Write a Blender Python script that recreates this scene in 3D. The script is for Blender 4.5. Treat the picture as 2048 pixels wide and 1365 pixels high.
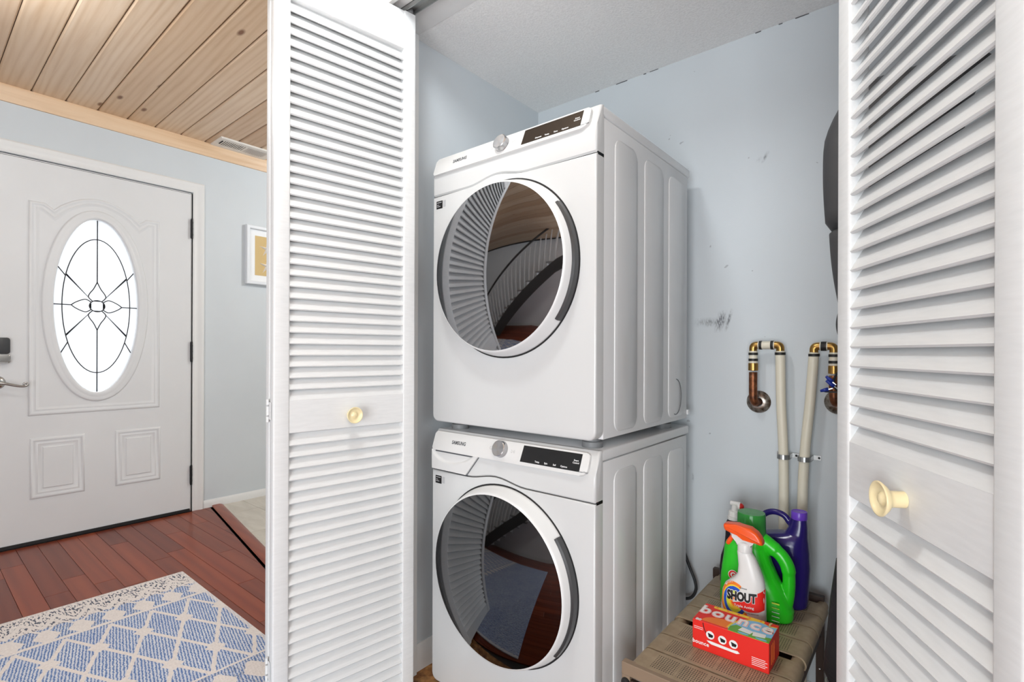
import bpy, bmesh, math, random
from mathutils import Vector, Matrix
random.seed(7)
PI = math.pi
S = bpy.context.scene
for o in list(bpy.data.objects): bpy.data.objects.remove(o)

# ---------------------------------------------------------------- camera, light, exposure
CAM_Z = 1.056
cam_d = bpy.data.cameras.new('camera'); cam = bpy.data.objects.new('camera', cam_d)
S.collection.objects.link(cam)
cam.location = (0, 0, CAM_Z)
cam_d.sensor_fit = 'HORIZONTAL'; cam_d.sensor_width = 36.0
cam_d.lens = 1016.5 / 2048 * 36.0
cam_d.shift_y = (704.5 - 682.5) / 2048
cam_d.clip_start = 0.02
cam.matrix_world = (Matrix.Translation((0, 0, CAM_Z)) @ Matrix.Rotation(math.radians(39.534), 4, 'Z')
                    @ Matrix.Rotation(math.radians(90), 4, 'X') @ Matrix.Rotation(math.radians(0.2065), 4, 'Z'))
S.camera = cam
S.view_settings.view_transform = 'Standard'
S.view_settings.look = 'None'
S.view_settings.exposure = 0.14
S.view_settings.gamma = 1.0
S.view_settings.use_curve_mapping = False

world = bpy.data.worlds.new('daylight'); S.world = world
world.use_nodes = True
bg = world.node_tree.nodes['Background']
bg.inputs[0].default_value = (0.93, 0.96, 1.0, 1); bg.inputs[1].default_value = 1.5

def area(name, loc, rot, sx, sy, watts, col=(1, 1, 1)):
    d = bpy.data.lights.new(name, 'AREA'); d.shape = 'RECTANGLE'; d.size = sx; d.size_y = sy
    d.energy = watts; d.color = col
    o = bpy.data.objects.new(name, d); S.collection.objects.link(o)
    o.location = loc; o.rotation_euler = rot
    return o
def point(name, loc, r, watts, col=(1, 1, 1)):
    d = bpy.data.lights.new(name, 'POINT'); d.shadow_soft_size = r; d.energy = watts; d.color = col
    o = bpy.data.objects.new(name, d); S.collection.objects.link(o); o.location = loc
    return o
LAMP1 = (-0.78, 0.45, 2.449); LAMP2 = (-2.55, 2.45, 2.449); FILL_LAMP = (-2.5, 0.1, 2.449)
COOL = (0.90, 0.965, 1.0)
point('closet_lamp_light', (LAMP1[0], LAMP1[1], 2.30), 0.10, 20, COOL)
point('dining_lamp_light', (LAMP2[0], LAMP2[1], 2.22), 0.12, 33, COOL)
point('hall_fill_light', (FILL_LAMP[0], FILL_LAMP[1], 2.22), 0.12, 11, COOL)  # added lamp, brightens the half folded bifold from the left
area('east_fill_light', (2.15, -0.75, 1.45), (0, math.radians(90), 0), 1.2, 1.6, 24, COOL)  # soft fill for the hall, coming from an added window
area('patio_fill_light', (0.45, -2.14, 0.80), (math.radians(90), 0, 0), 1.6, 1.45, 66, COOL)  # low frontal fill for the closet, coming from an added patio door

# ---------------------------------------------------------------- helpers
COL = S.collection
def link(o): COL.objects.link(o); return o
def empty(name, loc=(0, 0, 0), parent=None):
    o = bpy.data.objects.new(name, None); o.location = loc; o.empty_display_size = 0.05
    link(o)
    if parent: o.parent = parent
    return o
def tag(o, label=None, cat=None, group=None, kind=None):
    if label: o['label'] = label
    if cat: o['category'] = cat
    if group: o['group'] = group
    if kind: o['kind'] = kind
    return o
def thing(name, loc, label, cat, group=None, kind=None):
    return tag(empty(name, loc), label, cat, group, kind)
def to_mesh(bm, name, smooth=False):
    bmesh.ops.recalc_face_normals(bm, faces=bm.faces)
    me = bpy.data.meshes.new(name); bm.to_mesh(me); bm.free()
    if smooth: shade(me, smooth)
    return me
def shade(me, ang):
    for p in me.polygons: p.use_smooth = True
    if ang is not True:
        bm = bmesh.new(); bm.from_mesh(me)
        for e in bm.edges:
            e.smooth = not (len(e.link_faces) == 2 and e.calc_face_angle(0) > math.radians(ang))
        bm.to_mesh(me); bm.free()
def put(name, bm, mat, parent=None, smooth=False, local=False, label=None, loc=None, rot=None):
    """bm in world coordinates (or local to parent when local=True) -> one mesh object"""
    me = bm if isinstance(bm, bpy.types.Mesh) else to_mesh(bm, name, smooth)
    o = bpy.data.objects.new(name, me); link(o)
    if mat is not None and not me.materials: me.materials.append(mat)
    if parent:
        o.parent = parent
        if not local and parent.type == 'EMPTY': o.location = -Vector(parent.location)
    if loc is not None: o.location = loc
    if rot is not None: o.rotation_euler = rot
    if label: o['label'] = label
    return o
def struct(name, bm, mat, smooth=False, label=None, cat=None):
    o = put(name, bm, mat, None, smooth); o['kind'] = 'structure'
    if label: o['label'] = label
    if cat: o['category'] = cat
    return o

def B(): return bmesh.new()
def box(bm, x0, x1, y0, y1, z0, z1, bev=0, seg=2):
    vs = [bm.verts.new(p) for p in ((x0,y0,z0),(x1,y0,z0),(x1,y1,z0),(x0,y1,z0),(x0,y0,z1),(x1,y0,z1),(x1,y1,z1),(x0,y1,z1))]
    fs = [bm.faces.new([vs[i] for i in f]) for f in ((3,2,1,0),(4,5,6,7),(0,1,5,4),(1,2,6,5),(2,3,7,6),(3,0,4,7))]
    if bev:
        es = set(e for f in fs for e in f.edges)
        bmesh.ops.bevel(bm, geom=list(es), offset=bev, segments=seg, profile=0.5, affect='EDGES')
    return bm
def mbox(*boxes, bev=0, seg=2):
    bm = B()
    for b in boxes: box(bm, *b, bev=bev, seg=seg)
    return bm
def prism(bm, poly, f0, f1, bev=0, seg=2, bev_back=False):
    """poly: list of 2-D points; f0, f1: map (a, b) -> 3-D for the two caps (f0 = front cap, bevelled)"""
    v0 = [bm.verts.new(f0(*p)) for p in poly]; v1 = [bm.verts.new(f1(*p)) for p in poly]
    a = bm.faces.new(v0); b = bm.faces.new(v1[::-1]); n = len(poly)
    for i in range(n): bm.faces.new((v0[i], v1[i], v1[(i+1) % n], v0[(i+1) % n]))
    if bev:
        es = list(a.edges) + (list(b.edges) if bev_back else [])
        bmesh.ops.bevel(bm, geom=es, offset=bev, segments=seg, profile=0.5, affect='EDGES')
    return bm
def prism_y(poly, y0, y1, bev=0, seg=2, bev_back=False, bm=None):
    bm = bm or B(); return prism(bm, poly, lambda a, b: (a, y0, b), lambda a, b: (a, y1, b), bev, seg, bev_back)
def prism_x(poly, x0, x1, bev=0, seg=2, bev_back=False, bm=None):
    bm = bm or B(); return prism(bm, poly, lambda a, b: (x0, a, b), lambda a, b: (x1, a, b), bev, seg, bev_back)
def prism_z(poly, z0, z1, bev=0, seg=2, bev_back=False, bm=None):
    bm = bm or B(); return prism(bm, poly, lambda a, b: (a, b, z0), lambda a, b: (a, b, z1), bev, seg, bev_back)
def rrect(x0, x1, z0, z1, r, n=6, rs=None):
    """rounded rectangle outline; rs: per-corner radii (bl, br, tr, tl)"""
    rs = rs or (r,)*4; pts = []
    for (cx, cz, sx, sz, a0), rr in zip(((x0,z0,1,1,180),(x1,z0,-1,1,270),(x1,z1,-1,-1,0),(x0,z1,1,-1,90)), rs):
        if rr <= 0: pts.append((cx, cz)); continue
        for i in range(n+1):
            a = math.radians(a0 + 90*i/n)
            pts.append((cx + sx*rr + rr*math.cos(a), cz + sz*rr + rr*math.sin(a)))
    return pts
def lathe(prof, c, axis='Y', seg=48, a0=0, a1=2*PI, bm=None):
    """prof: (r, h) pairs; revolve round an axis through c; h runs along the axis"""
    bm = bm or B(); full = abs(a1 - a0) > 2*PI - 1e-6; n = seg if full else seg + 1
    rows = []
    for r, h in prof:
        row = []
        for i in range(n):
            a = a0 + (a1-a0)*i/seg; u, v = r*math.cos(a), r*math.sin(a)
            p = {'Y': (c[0]+u, c[1]+h, c[2]+v), 'Z': (c[0]+u, c[1]+v, c[2]+h), 'X': (c[0]+h, c[1]+u, c[2]+v)}[axis]
            row.append(p)
        rows.append(row)
    vr = []
    for (r, h), row in zip(prof, rows):
        if r < 1e-6: v = bm.verts.new(row[0]); vr.append([v]*n)
        else: vr.append([bm.verts.new(p) for p in row])
    for j in range(len(vr)-1):
        for i in range(n if full else n-1):
            k = (i+1) % n
            q = []
            for v in (vr[j][i], vr[j][k], vr[j+1][k], vr[j+1][i]):
                if v not in q: q.append(v)
            if len(q) > 2: bm.faces.new(q)
    return bm
def catmull(pts, n=6, closed=False):
    P = [Vector(p) for p in pts]; out = []; m = len(P)
    for i in range(m if closed else m-1):
        g = (lambda k: P[k % m]) if closed else (lambda k: P[min(max(k, 0), m-1)])
        a, b, c, d = g(i-1), g(i), g(i+1), g(i+2)
        for j in range(n):
            t = j/n
            out.append(0.5*((2*b)+(c-a)*t+(2*a-5*b+4*c-d)*t*t+(3*b-a-3*c+d)*t**3))
    if not closed: out.append(P[-1])
    return out
def tube(path, r, seg=10, closed=False, cap=True, bm=None, flat=None):
    """tube round a polyline; r a number or a list; flat=(axis, k) squashes the section along a world axis"""
    bm = bm or B(); P = [Vector(p) for p in path]; m = len(P); rings = []
    R = r if isinstance(r, (list, tuple)) else [r]*m
    up = None
    for i in range(m):
        t = (P[(i+1) % m]-P[i-1]) if closed else (P[min(i+1, m-1)]-P[max(i-1, 0)])
        t.normalize()
        if up is None:
            up = Vector((0, 0, 1)) if abs(t.z) < 0.9 else Vector((0, 1, 0))
        n1 = (up - t*up.dot(t)).normalized(); n2 = t.cross(n1); up = n1
        ring = []
        for k in range(seg):
            a = 2*PI*k/seg; d = (n1*math.cos(a)+n2*math.sin(a))*R[i]
            if flat: d[flat[0]] *= flat[1]
            ring.append(bm.verts.new(P[i]+d))
        rings.append(ring)
    for i in range(m if closed else m-1):
        a, b = rings[i], rings[(i+1) % m]
        for k in range(seg): bm.faces.new((a[k], a[(k+1) % seg], b[(k+1) % seg], b[k]))
    if cap and not closed: bm.faces.new(rings[0][::-1]); bm.faces.new(rings[-1])
    return bm
def sweep(path, prof, f, closed=True, bm=None):
    """mitred moulding: path = 2-D polyline in a plane, prof = (offset to the path's left, height out of the plane); f(a, b, h) -> 3-D"""
    bm = bm or B(); m = len(path); rows = []
    for i in range(m):
        p = Vector(path[i])
        if closed or 0 < i < m-1:
            d0 = (p-Vector(path[i-1])).normalized(); d1 = (Vector(path[(i+1) % m])-p).normalized()
        elif i == 0: d0 = d1 = (Vector(path[1])-p).normalized()
        else: d0 = d1 = (p-Vector(path[i-1])).normalized()
        n0 = Vector((-d0.y, d0.x)); n1 = Vector((-d1.y, d1.x)); n = (n0+n1)
        n = n/max(n.dot(n0), 0.3) if n.length > 1e-6 else n0
        rows.append([bm.verts.new(f(p.x+n.x*o, p.y+n.y*o, h)) for o, h in prof])
    k = len(prof)
    for i in range(m if closed else m-1):
        a, b = rows[i], rows[(i+1) % m]
        for j in range(k-1): bm.faces.new((a[j], a[j+1], b[j+1], b[j]))
    if not closed:
        bm.faces.new(rows[0]); bm.faces.new(rows[-1][::-1])
    return bm
def clip_poly(poly, a, b, c):
    """keep the side a*x + b*y <= c"""
    out = []
    for i in range(len(poly)):
        p, q = poly[i], poly[(i+1) % len(poly)]
        dp, dq = a*p[0]+b*p[1]-c, a*q[0]+b*q[1]-c
        if dp <= 0: out.append(p)
        if dp*dq < 0:
            t = dp/(dp-dq); out.append((p[0]+(q[0]-p[0])*t, p[1]+(q[1]-p[1])*t))
    return out
def text_mesh(s, size, extrude=0.0004, offset=0.0, shear=0.0, spacing=1.0, align='CENTER', sx=1.0):
    cu = bpy.data.curves.new('t', 'FONT'); cu.body = s; cu.size = size; cu.extrude = extrude
    cu.offset = offset; cu.shear = shear; cu.space_character = spacing; cu.align_x = align; cu.align_y = 'CENTER'
    cu.resolution_u = 3
    o = bpy.data.objects.new('t', cu); link(o)
    dg = bpy.context.evaluated_depsgraph_get(); dg.update()
    me = bpy.data.meshes.new_from_object(o.evaluated_get(dg))
    bpy.data.objects.remove(o); bpy.data.curves.remove(cu)
    me.materials.clear()
    if sx != 1: me.transform(Matrix.Scale(sx, 4, (1, 0, 0)))
    return me
def lettering(name, s, size, mat, parent, M, **k):
    """text laid by the matrix M (text x, y, normal -> world)"""
    me = text_mesh(s, size, **k); me.transform(M)
    return put(name, me, mat, parent)
def frame_m(o, ex, ey):
    ex = Vector(ex).normalized(); ey = Vector(ey).normalized(); ez = ex.cross(ey)
    return Matrix(((ex.x, ey.x, ez.x, o[0]), (ex.y, ey.y, ez.y, o[1]), (ex.z, ey.z, ez.z, o[2]), (0, 0, 0, 1)))
def remesh(bm, vox, smooth=6, name='m'):
    me = to_mesh(bm, name); o = bpy.data.objects.new('tmp', me); link(o)
    md = o.modifiers.new('r', 'REMESH'); md.mode = 'VOXEL'; md.voxel_size = vox; md.use_smooth_shade = True
    if smooth:
        sm = o.modifiers.new('s', 'SMOOTH'); sm.factor = 0.5; sm.iterations = smooth
    dg = bpy.context.evaluated_depsgraph_get(); dg.update()
    out = bpy.data.meshes.new_from_object(o.evaluated_get(dg)); out.name = name
    bpy.data.objects.remove(o); out.materials.clear()
    for p in out.polygons: p.use_smooth = True
    return out
def loft(sections, n=28, p=2.5, bm=None, yc=0.0):
    """sections: (z, x_left, x_right, half depth[, yc]); superellipse cross-sections"""
    bm = bm or B(); rings = []
    for s in sections:
        z, xl, xr, b = s[:4]; y0 = s[4] if len(s) > 4 else yc
        cx, a = (xl+xr)/2, (xr-xl)/2; ring = []
        for i in range(n):
            t = 2*PI*i/n; c, q = math.cos(t), math.sin(t)
            ring.append(bm.verts.new((cx+a*math.copysign(abs(c)**(2/p), c), y0+b*math.copysign(abs(q)**(2/p), q), z)))
        rings.append(ring)
    for i in range(len(rings)-1):
        for k in range(n): bm.faces.new((rings[i][k], rings[i][(k+1) % n], rings[i+1][(k+1) % n], rings[i+1][k]))
    bm.faces.new(rings[0][::-1]); bm.faces.new(rings[-1])
    return bm

# ---------------------------------------------------------------- materials
def lin(c): return tuple(((v/255)/12.92 if v/255 <= 0.04045 else ((v/255+0.055)/1.055)**2.4) for v in c) + (1,)
class V:
    """a tiny expression builder on shader math nodes"""
    nt = None
    def __init__(s, x): s.x = x
    @staticmethod
    def op(o, *a):
        n = V.nt.nodes.new('ShaderNodeMath'); n.operation = o
        for i, q in enumerate(a):
            q = q.x if isinstance(q, V) else q
            if isinstance(q, (int, float)): n.inputs[i].default_value = q
            else: V.nt.links.new(q, n.inputs[i])
        return V(n.outputs[0])
    def __add__(s, o): return V.op('ADD', s, o)
    __radd__ = __add__
    def __sub__(s, o): return V.op('SUBTRACT', s, o)
    def __rsub__(s, o): return V.op('SUBTRACT', o, s)
    def __mul__(s, o): return V.op('MULTIPLY', s, o)
    __rmul__ = __mul__
    def __truediv__(s, o): return V.op('DIVIDE', s, o)
    def __lt__(s, o): return V.op('LESS_THAN', s, o)
    def __gt__(s, o): return V.op('GREATER_THAN', s, o)
    def abs(s): return V.op('ABSOLUTE', s)
    def fract(s): return V.op('FRACT', s)
    def floor(s): return V.op('FLOOR', s)
    def max(s, o): return V.op('MAXIMUM', s, o)
    def min(s, o): return V.op('MINIMUM', s, o)
class M:
    def __init__(s, name, color=(200, 200, 200), rough=0.5, metal=0.0, spec=0.5):
        s.m = bpy.data.materials.new(name); s.m.use_nodes = True; s.nt = s.m.node_tree
        s.b = s.nt.nodes['Principled BSDF']
        s.b.inputs['Base Color'].default_value = lin(color); s.b.inputs['Roughness'].default_value = rough
        s.b.inputs['Metallic'].default_value = metal; s.b.inputs['Specular IOR Level'].default_value = spec
        s.m.diffuse_color = lin(color)
    def node(s, t, **k):
        n = s.nt.nodes.new(t)
        for a, v in k.items():
            if a in n.inputs: n.inputs[a].default_value = v
            else: setattr(n, a, v)
        return n
    def ln(s, a, b): s.nt.links.new(a.x if isinstance(a, V) else a, b)
    def coord(s, scale=(1, 1, 1), rnd=0.0, kind='Object'):
        tc = s.node('ShaderNodeTexCoord'); mp = s.node('ShaderNodeMapping'); mp.inputs['Scale'].default_value = scale
        s.ln(tc.outputs[kind], mp.inputs['Vector'])
        if rnd:
            oi = s.node('ShaderNodeObjectInfo'); mu = s.node('ShaderNodeMath', operation='MULTIPLY'); mu.inputs[1].default_value = rnd
            s.ln(oi.outputs['Random'], mu.inputs[0]); cb = s.node('ShaderNodeCombineXYZ')
            for i in range(3): s.ln(mu.outputs[0], cb.inputs[i])
            s.ln(cb.outputs[0], mp.inputs['Location'])
        return mp.outputs[0]
    def noise(s, vec, scale, detail=4, rough=0.55, dist=0.0):
        n = s.node('ShaderNodeTexNoise'); n.inputs['Scale'].default_value = scale; n.inputs['Detail'].default_value = detail
        n.inputs['Roughness'].default_value = rough; n.inputs['Distortion'].default_value = dist
        s.ln(vec, n.inputs['Vector']); return n.outputs['Fac']
    def ramp(s, fac, stops, interp='LINEAR'):
        r = s.node('ShaderNodeValToRGB'); r.color_ramp.interpolation = interp; el = r.color_ramp.elements
        while len(el) < len(stops): el.new(0.5)
        for e, (p, c) in zip(el, stops): e.position = p; e.color = lin(c) if len(c) == 3 else c
        s.ln(fac, r.inputs[0]); return r.outputs[0]
    def mix(s, fac, a, b, mode='MIX'):
        n = s.node('ShaderNodeMix', data_type='RGBA', blend_type=mode)
        for sock, v in ((n.inputs[0], fac), (n.inputs[6], a), (n.inputs[7], b)):
            v = v.x if isinstance(v, V) else v
            if isinstance(v, (int, float)): sock.default_value = v
            elif isinstance(v, tuple): sock.default_value = lin(v) if len(v) == 3 else v
            else: s.ln(v, sock)
        return n.outputs[2]
    def color(s, c): s.ln(c, s.b.inputs['Base Color']); return s
    def bump(s, h, strength=0.2, dist=0.002):
        n = s.node('ShaderNodeBump'); n.inputs['Strength'].default_value = strength; n.inputs['Distance'].default_value = dist
        s.ln(h, n.inputs['Height']); s.ln(n.outputs[0], s.b.inputs['Normal']); return s
def plain(name, color, rough=0.5, metal=0.0, spec=0.5, bump=None):
    m = M(name, color, rough, metal, spec)
    if bump: m.bump(m.noise(m.coord(), bump[0], 3), bump[1], bump[2])
    return m.m
def painted(name, color, rough=0.5, scale=260, st=0.12, var=4):
    m = M(name, color, rough); v = m.coord()
    lo = tuple(max(0, c-var) for c in color); hi = tuple(min(255, c+var) for c in color)
    m.color(m.ramp(m.noise(v, 3.0, 5), [(0.3, lo), (0.7, hi)]))
    return m.bump(m.noise(v, scale, 3), st, 0.001).m

MT = {}
MT['wall'] = painted('blue_grey_wall_paint', (204, 210, 214), 0.62, 320, 0.16, 2)
MT['wall_w'] = painted('white_bounce_wall_paint', (238, 239, 240), 0.6, 320, 0.16, 2)  # unseen walls, whitened to bounce more light around
MT['ceil_tex'] = None
m = M('stippled_closet_ceiling', (232, 232, 231), 0.85); v = m.coord()
h = m.noise(v, 150, 5, 0.65); m.bump(h, 0.55, 0.004)
m.color(m.ramp(h, [(0.3, (234, 234, 233)), (0.65, (247, 247, 246))])); MT['ceil_tex'] = m.m
MT['trim'] = painted('white_trim_paint', (226, 226, 225), 0.38, 120, 0.05, 2)
MT['door_w'] = painted('white_door_paint', (218, 219, 220), 0.42, 500, 0.12, 2)
MT['louver'] = None
m = M('white_louver_paint', (222, 223, 223), 0.42); v = m.coord((8, 60, 60))
h = m.noise(v, 3, 4); m.bump(h, 0.12, 0.001); m.color(m.ramp(h, [(0.3, (219, 220, 220)), (0.7, (225, 226, 226))])); MT['louver'] = m.m
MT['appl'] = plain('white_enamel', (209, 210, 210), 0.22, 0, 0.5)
MT['appl_lifted'] = plain('white_enamel_side_lifted', (228, 229, 230), 0.24, 0, 0.5)  # same enamel as the fronts, tone lifted to offset weaker light on the sides
MT['plate'] = plain('white_console_plastic', (219, 219, 218), 0.3)
MT['gasket'] = plain('black_rubber', (26, 26, 27), 0.6)
MT['glass_d'] = plain('smoked_door_glass', (138, 139, 142), 0.03, 1.0)
MT['glass_w'] = plain('dark_smoked_door_glass', (96, 97, 99), 0.03, 1.0)
MT['handle_d'] = plain('dark_grey_plastic', (62, 63, 65), 0.3)
MT['disp'] = plain('black_display_glass', (22, 22, 24), 0.08, 0.0, 0.8)
MT['chrome'] = plain('brushed_chrome', (190, 190, 192), 0.24, 1.0)
MT['print_g'] = plain('grey_print', (88, 90, 94), 0.5)
MT['print_l'] = plain('faint_grey_print', (180, 181, 183), 0.5)
MT['print_w'] = plain('white_print', (235, 235, 235), 0.5)
MT['print_k'] = plain('black_print', (22, 22, 24), 0.5)
MT['foot'] = plain('grey_foot_plastic', (128, 129, 130), 0.5)
MT['knob'] = plain('cream_knob_enamel', (238, 222, 178), 0.22)
MT['black_m'] = plain('black_hinge_metal', (30, 30, 31), 0.45, 0.6)
MT['silver'] = plain('satin_nickel', (176, 175, 172), 0.25, 1.0)
MT['lead'] = plain('dark_lead_came', (48, 48, 50), 0.5, 0.4)
MT['brass'] = plain('brass_fitting', (176, 138, 78), 0.32, 1.0)
m = M('tarnished_copper', (120, 74, 48), 0.42, 0.75); v = m.coord((1, 1, 1))
m.color(m.ramp(m.noise(v, 60, 4), [(0.3, (82, 52, 38)), (0.55, (134, 82, 52)), (0.75, (156, 130, 108))])); MT['copper'] = m.m
m = M('worn_nickel', (150, 142, 134), 0.35, 0.8); v = m.coord()
m.color(m.ramp(m.noise(v, 70, 4), [(0.35, (96, 80, 68)), (0.6, (168, 160, 152))])); MT['worn'] = m.m
MT['pvc'] = plain('cream_pipe_plastic', (226, 219, 200), 0.4)
MT['ring_k'] = plain('black_crimp_ring', (40, 38, 36), 0.5, 0.3)
MT['galv'] = plain('galvanised_steel', (170, 171, 170), 0.35, 0.9)
MT['blue_p'] = plain('blue_rubber', (28, 52, 150), 0.35)
MT['vinyl'] = plain('dark_grey_vinyl', (66, 66, 68), 0.55, 0, 0.5, (220, 0.25, 0.002))
MT['black_f'] = plain('black_nylon', (30, 30, 33), 0.65, 0, 0.4, (90, 0.4, 0.003))
MT['cord'] = plain('dark_grey_cord', (46, 48, 50), 0.5)
MT['green'] = plain('bright_green_plastic', (44, 200, 36), 0.25)
m = M('clear_green_plastic', (70, 170, 80), 0.12); m.b.inputs['Transmission Weight'].default_value = 0.35; m.b.inputs['IOR'].default_value = 1.3; MT['green_cap'] = m.m
MT['purple'] = plain('deep_purple_plastic', (40, 28, 104), 0.2)
MT['purple_cap'] = plain('violet_cap_plastic', (110, 66, 196), 0.3)
MT['maroon'] = plain('dark_plum_plastic', (34, 22, 34), 0.25)
MT['white_p'] = plain('white_plastic', (232, 230, 228), 0.35)
MT['red_p'] = plain('red_plastic', (206, 40, 36), 0.3)
MT['orange_p'] = plain('orange_plastic', (250, 92, 30), 0.28)
MT['c_red'] = plain('red_ink', (236, 40, 30), 0.45)
MT['c_orange'] = plain('orange_ink', (250, 130, 40), 0.45)
MT['c_yellow'] = plain('yellow_ink', (248, 212, 60), 0.45)
MT['c_blue'] = plain('blue_ink', (30, 84, 200), 0.45)
MT['c_sky'] = plain('sky_blue_ink', (132, 196, 234), 0.45)
MT['c_grass'] = plain('grass_green_ink', (104, 172, 56), 0.45)
MT['c_white'] = plain('white_ink', (246, 246, 246), 0.45)
MT['c_lime'] = plain('lime_ink', (206, 226, 70), 0.45)
MT['tan_art'] = plain('sand_paper_backing', (206, 180, 128), 0.8, 0, 0.3, (160, 0.3, 0.002))
MT['mat_art'] = plain('white_picture_mat', (236, 238, 240), 0.7)
MT['frame_art'] = plain('white_picture_frame', (224, 228, 233), 0.45)
MT['star'] = plain('bleached_starfish', (236, 230, 222), 0.75, 0, 0.3, (300, 0.5, 0.002))
MT['vent'] = plain('white_vent_enamel', (228, 222, 214), 0.4)
MT['dark_void'] = plain('dark_duct_interior', (40, 38, 36), 0.9)
MT['lamp'] = None
m = M('lit_lamp_glass', (255, 250, 240), 0.4); m.b.inputs['Emission Color'].default_value = (1, 0.97, 0.92, 1); m.b.inputs['Emission Strength'].default_value = 2.0; MT['lamp'] = m.m
# frosted leaded glass: daylight from outside shines through
def frosted(name, scale, st):
    m = M(name, (245, 246, 246), 0.35); nt = m.nt
    tr = m.node('ShaderNodeBsdfTranslucent'); tr.inputs[0].default_value = (0.95, 0.96, 0.97, 1)
    mx = m.node('ShaderNodeMixShader'); mx.inputs[0].default_value = 0.93
    v = m.coord(); bp = m.node('ShaderNodeBump'); bp.inputs['Strength'].default_value = st; bp.inputs['Distance'].default_value = 0.004
    m.ln(m.noise(v, scale, 3), bp.inputs['Height']); m.ln(bp.outputs[0], m.b.inputs['Normal']); m.ln(bp.outputs[0], tr.inputs['Normal'])
    m.ln(m.b.outputs[0], mx.inputs[1]); m.ln(tr.outputs[0], mx.inputs[2]); m.ln(mx.outputs[0], nt.nodes['Material Output'].inputs[0])
    return m.m
MT['frost'] = frosted('frosted_pane', 120, 0.1); MT['ripple'] = frosted('rippled_pane', 60, 0.9)

# pine ceiling boards: grain runs along X
def wood(name, along, cols, knots, rough, grain=1.0, rnd=37.0, tint=None, spec=0.5, bump=0.06):
    m = M(name, cols[1], rough, 0, spec)
    sc = [22*grain]*3; sc['XYZ'.index(along)] = 1.3*grain
    v = m.coord(tuple(sc), rnd)
    n1 = m.noise(v, 1.0, 6, 0.6, 1.4)
    w = m.node('ShaderNodeTexWave', wave_type='BANDS', bands_direction='Y' if along == 'X' else 'X')
    sc2 = [7*grain]*3; sc2['XYZ'.index(along)] = 0.55*grain
    v2 = m.coord(tuple(sc2), rnd); m.ln(v2, w.inputs['Vector']); w.inputs['Scale'].default_value = 1.35
    w.inputs['Distortion'].default_value = 12.0; w.inputs['Detail'].default_value = 2; w.inputs['Detail Scale'].default_value = 0.55
    c = m.ramp(n1, [(0.25, cols[0]), (0.5, cols[1]), (0.75, cols[2])])
    c = m.mix(0.38, c, m.ramp(w.outputs['Fac'], [(0.0, cols[0]), (0.35, cols[1]), (1.0, cols[2])]))
    if knots:
        sc3 = [5.5]*3; sc3['XYZ'.index(along)] = 2.2
        vo = m.node('ShaderNodeTexVoronoi', feature='F1'); vo.inputs['Scale'].default_value = 1.0
        m.ln(m.coord(tuple(sc3), rnd), vo.inputs['Vector'])
        k = m.ramp(vo.outputs['Distance'], [(0.035, (255, 255, 255)), (0.085, (0, 0, 0))])
        c = m.mix(k, c, knots)
    oi = m.node('ShaderNodeObjectInfo')
    if tint:
        c = m.mix(1.0, c, m.ramp(oi.outputs['Random'], tint), 'MULTIPLY')
    m.color(c)
    if bump: m.bump(n1, bump, 0.001)
    return m.m
MT['pine'] = wood('knotty_pine_board', 'X', [(206, 172, 138), (224, 196, 166), (232, 208, 182)], (130, 86, 56), 0.42, 1.0, 37,
                  [(0, (222, 208, 196)), (0.5, (255, 255, 255)), (1, (244, 236, 226))])
MT['pine_y'] = wood('pine_crown', 'Y', [(206, 168, 130), (224, 190, 154), (232, 204, 172)], None, 0.4, 1.0, 11)
MT['cherry'] = wood('cherry_floor_board', 'X', [(118, 56, 36), (136, 66, 42), (152, 80, 50)], None, 0.28, 0.6, 53,
                    [(0, (196, 176, 168)), (0.25, (236, 220, 210)), (0.5, (214, 200, 190)), (0.75, (255, 246, 236)), (1, (255, 225, 190))], 0.35, 0.0)
m = M('porcelain_tile', (206, 201, 190), 0.45); v = m.coord((1.5, 6, 1), 9)
m.color(m.ramp(m.noise(v, 2.2, 6, 0.6, 0.8), [(0.3, (192, 187, 176)), (0.7, (214, 210, 200))])); MT['tile'] = m.m
MT['grout'] = plain('grey_grout', (168, 164, 156), 0.9)
m = M('strand_board', (150, 96, 50), 0.6); v = m.coord((1, 1, 1))
vo = m.node('ShaderNodeTexVoronoi', feature='F1'); vo.inputs['Scale'].default_value = 55; m.ln(v, vo.inputs['Vector'])
m.color(m.mix(0.6, m.ramp(vo.outputs['Color'], [(0.1, (86, 48, 24)), (0.5, (152, 96, 48)), (0.9, (206, 158, 100))]),
              m.ramp(m.noise(v, 40, 4), [(0.35, (84, 46, 22)), (0.65, (190, 134, 76))]))); MT['osb'] = m.m

# ---------------------------------------------------------------- the setting
MT['shade'] = plain('charcoal_stair_string', (58, 54, 52), 0.6)
XW, YN, YS, XE = -3.764, 3.5, -2.2, 2.2      # entry wall, north, south, east
CZ = 2.449                                   # hall ceiling
CX0, CX1, CY1, CCZ = -1.316, 0.45, 1.767, 2.092   # closet inside
FY0, FY1 = 0.93, 1.085                       # closet front wall
DY0, DY1, DZ1 = 0.262, 1.238, 2.094          # entry door opening
struct('wall_entry', mbox((XW-.12, XW, YS-.12, DY0, 0, CZ), (XW-.12, XW, DY1, YN+.12, 0, CZ), (XW-.12, XW, DY0, DY1, DZ1, CZ)), MT['wall'],
       label='pale blue grey wall around the white entry door', cat='wall')
struct('wall_north', mbox((XW, -1.416, YN, YN+.12, 0, CZ)), MT['wall_w'])
struct('wall_south', mbox((XW-.12, -.4, YS-.12, YS, 0, CZ), (1.3, XE+.12, YS-.12, YS, 0, CZ), (-.4, 1.3, YS-.12, YS, 2.05, CZ)), MT['wall_w'])
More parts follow.
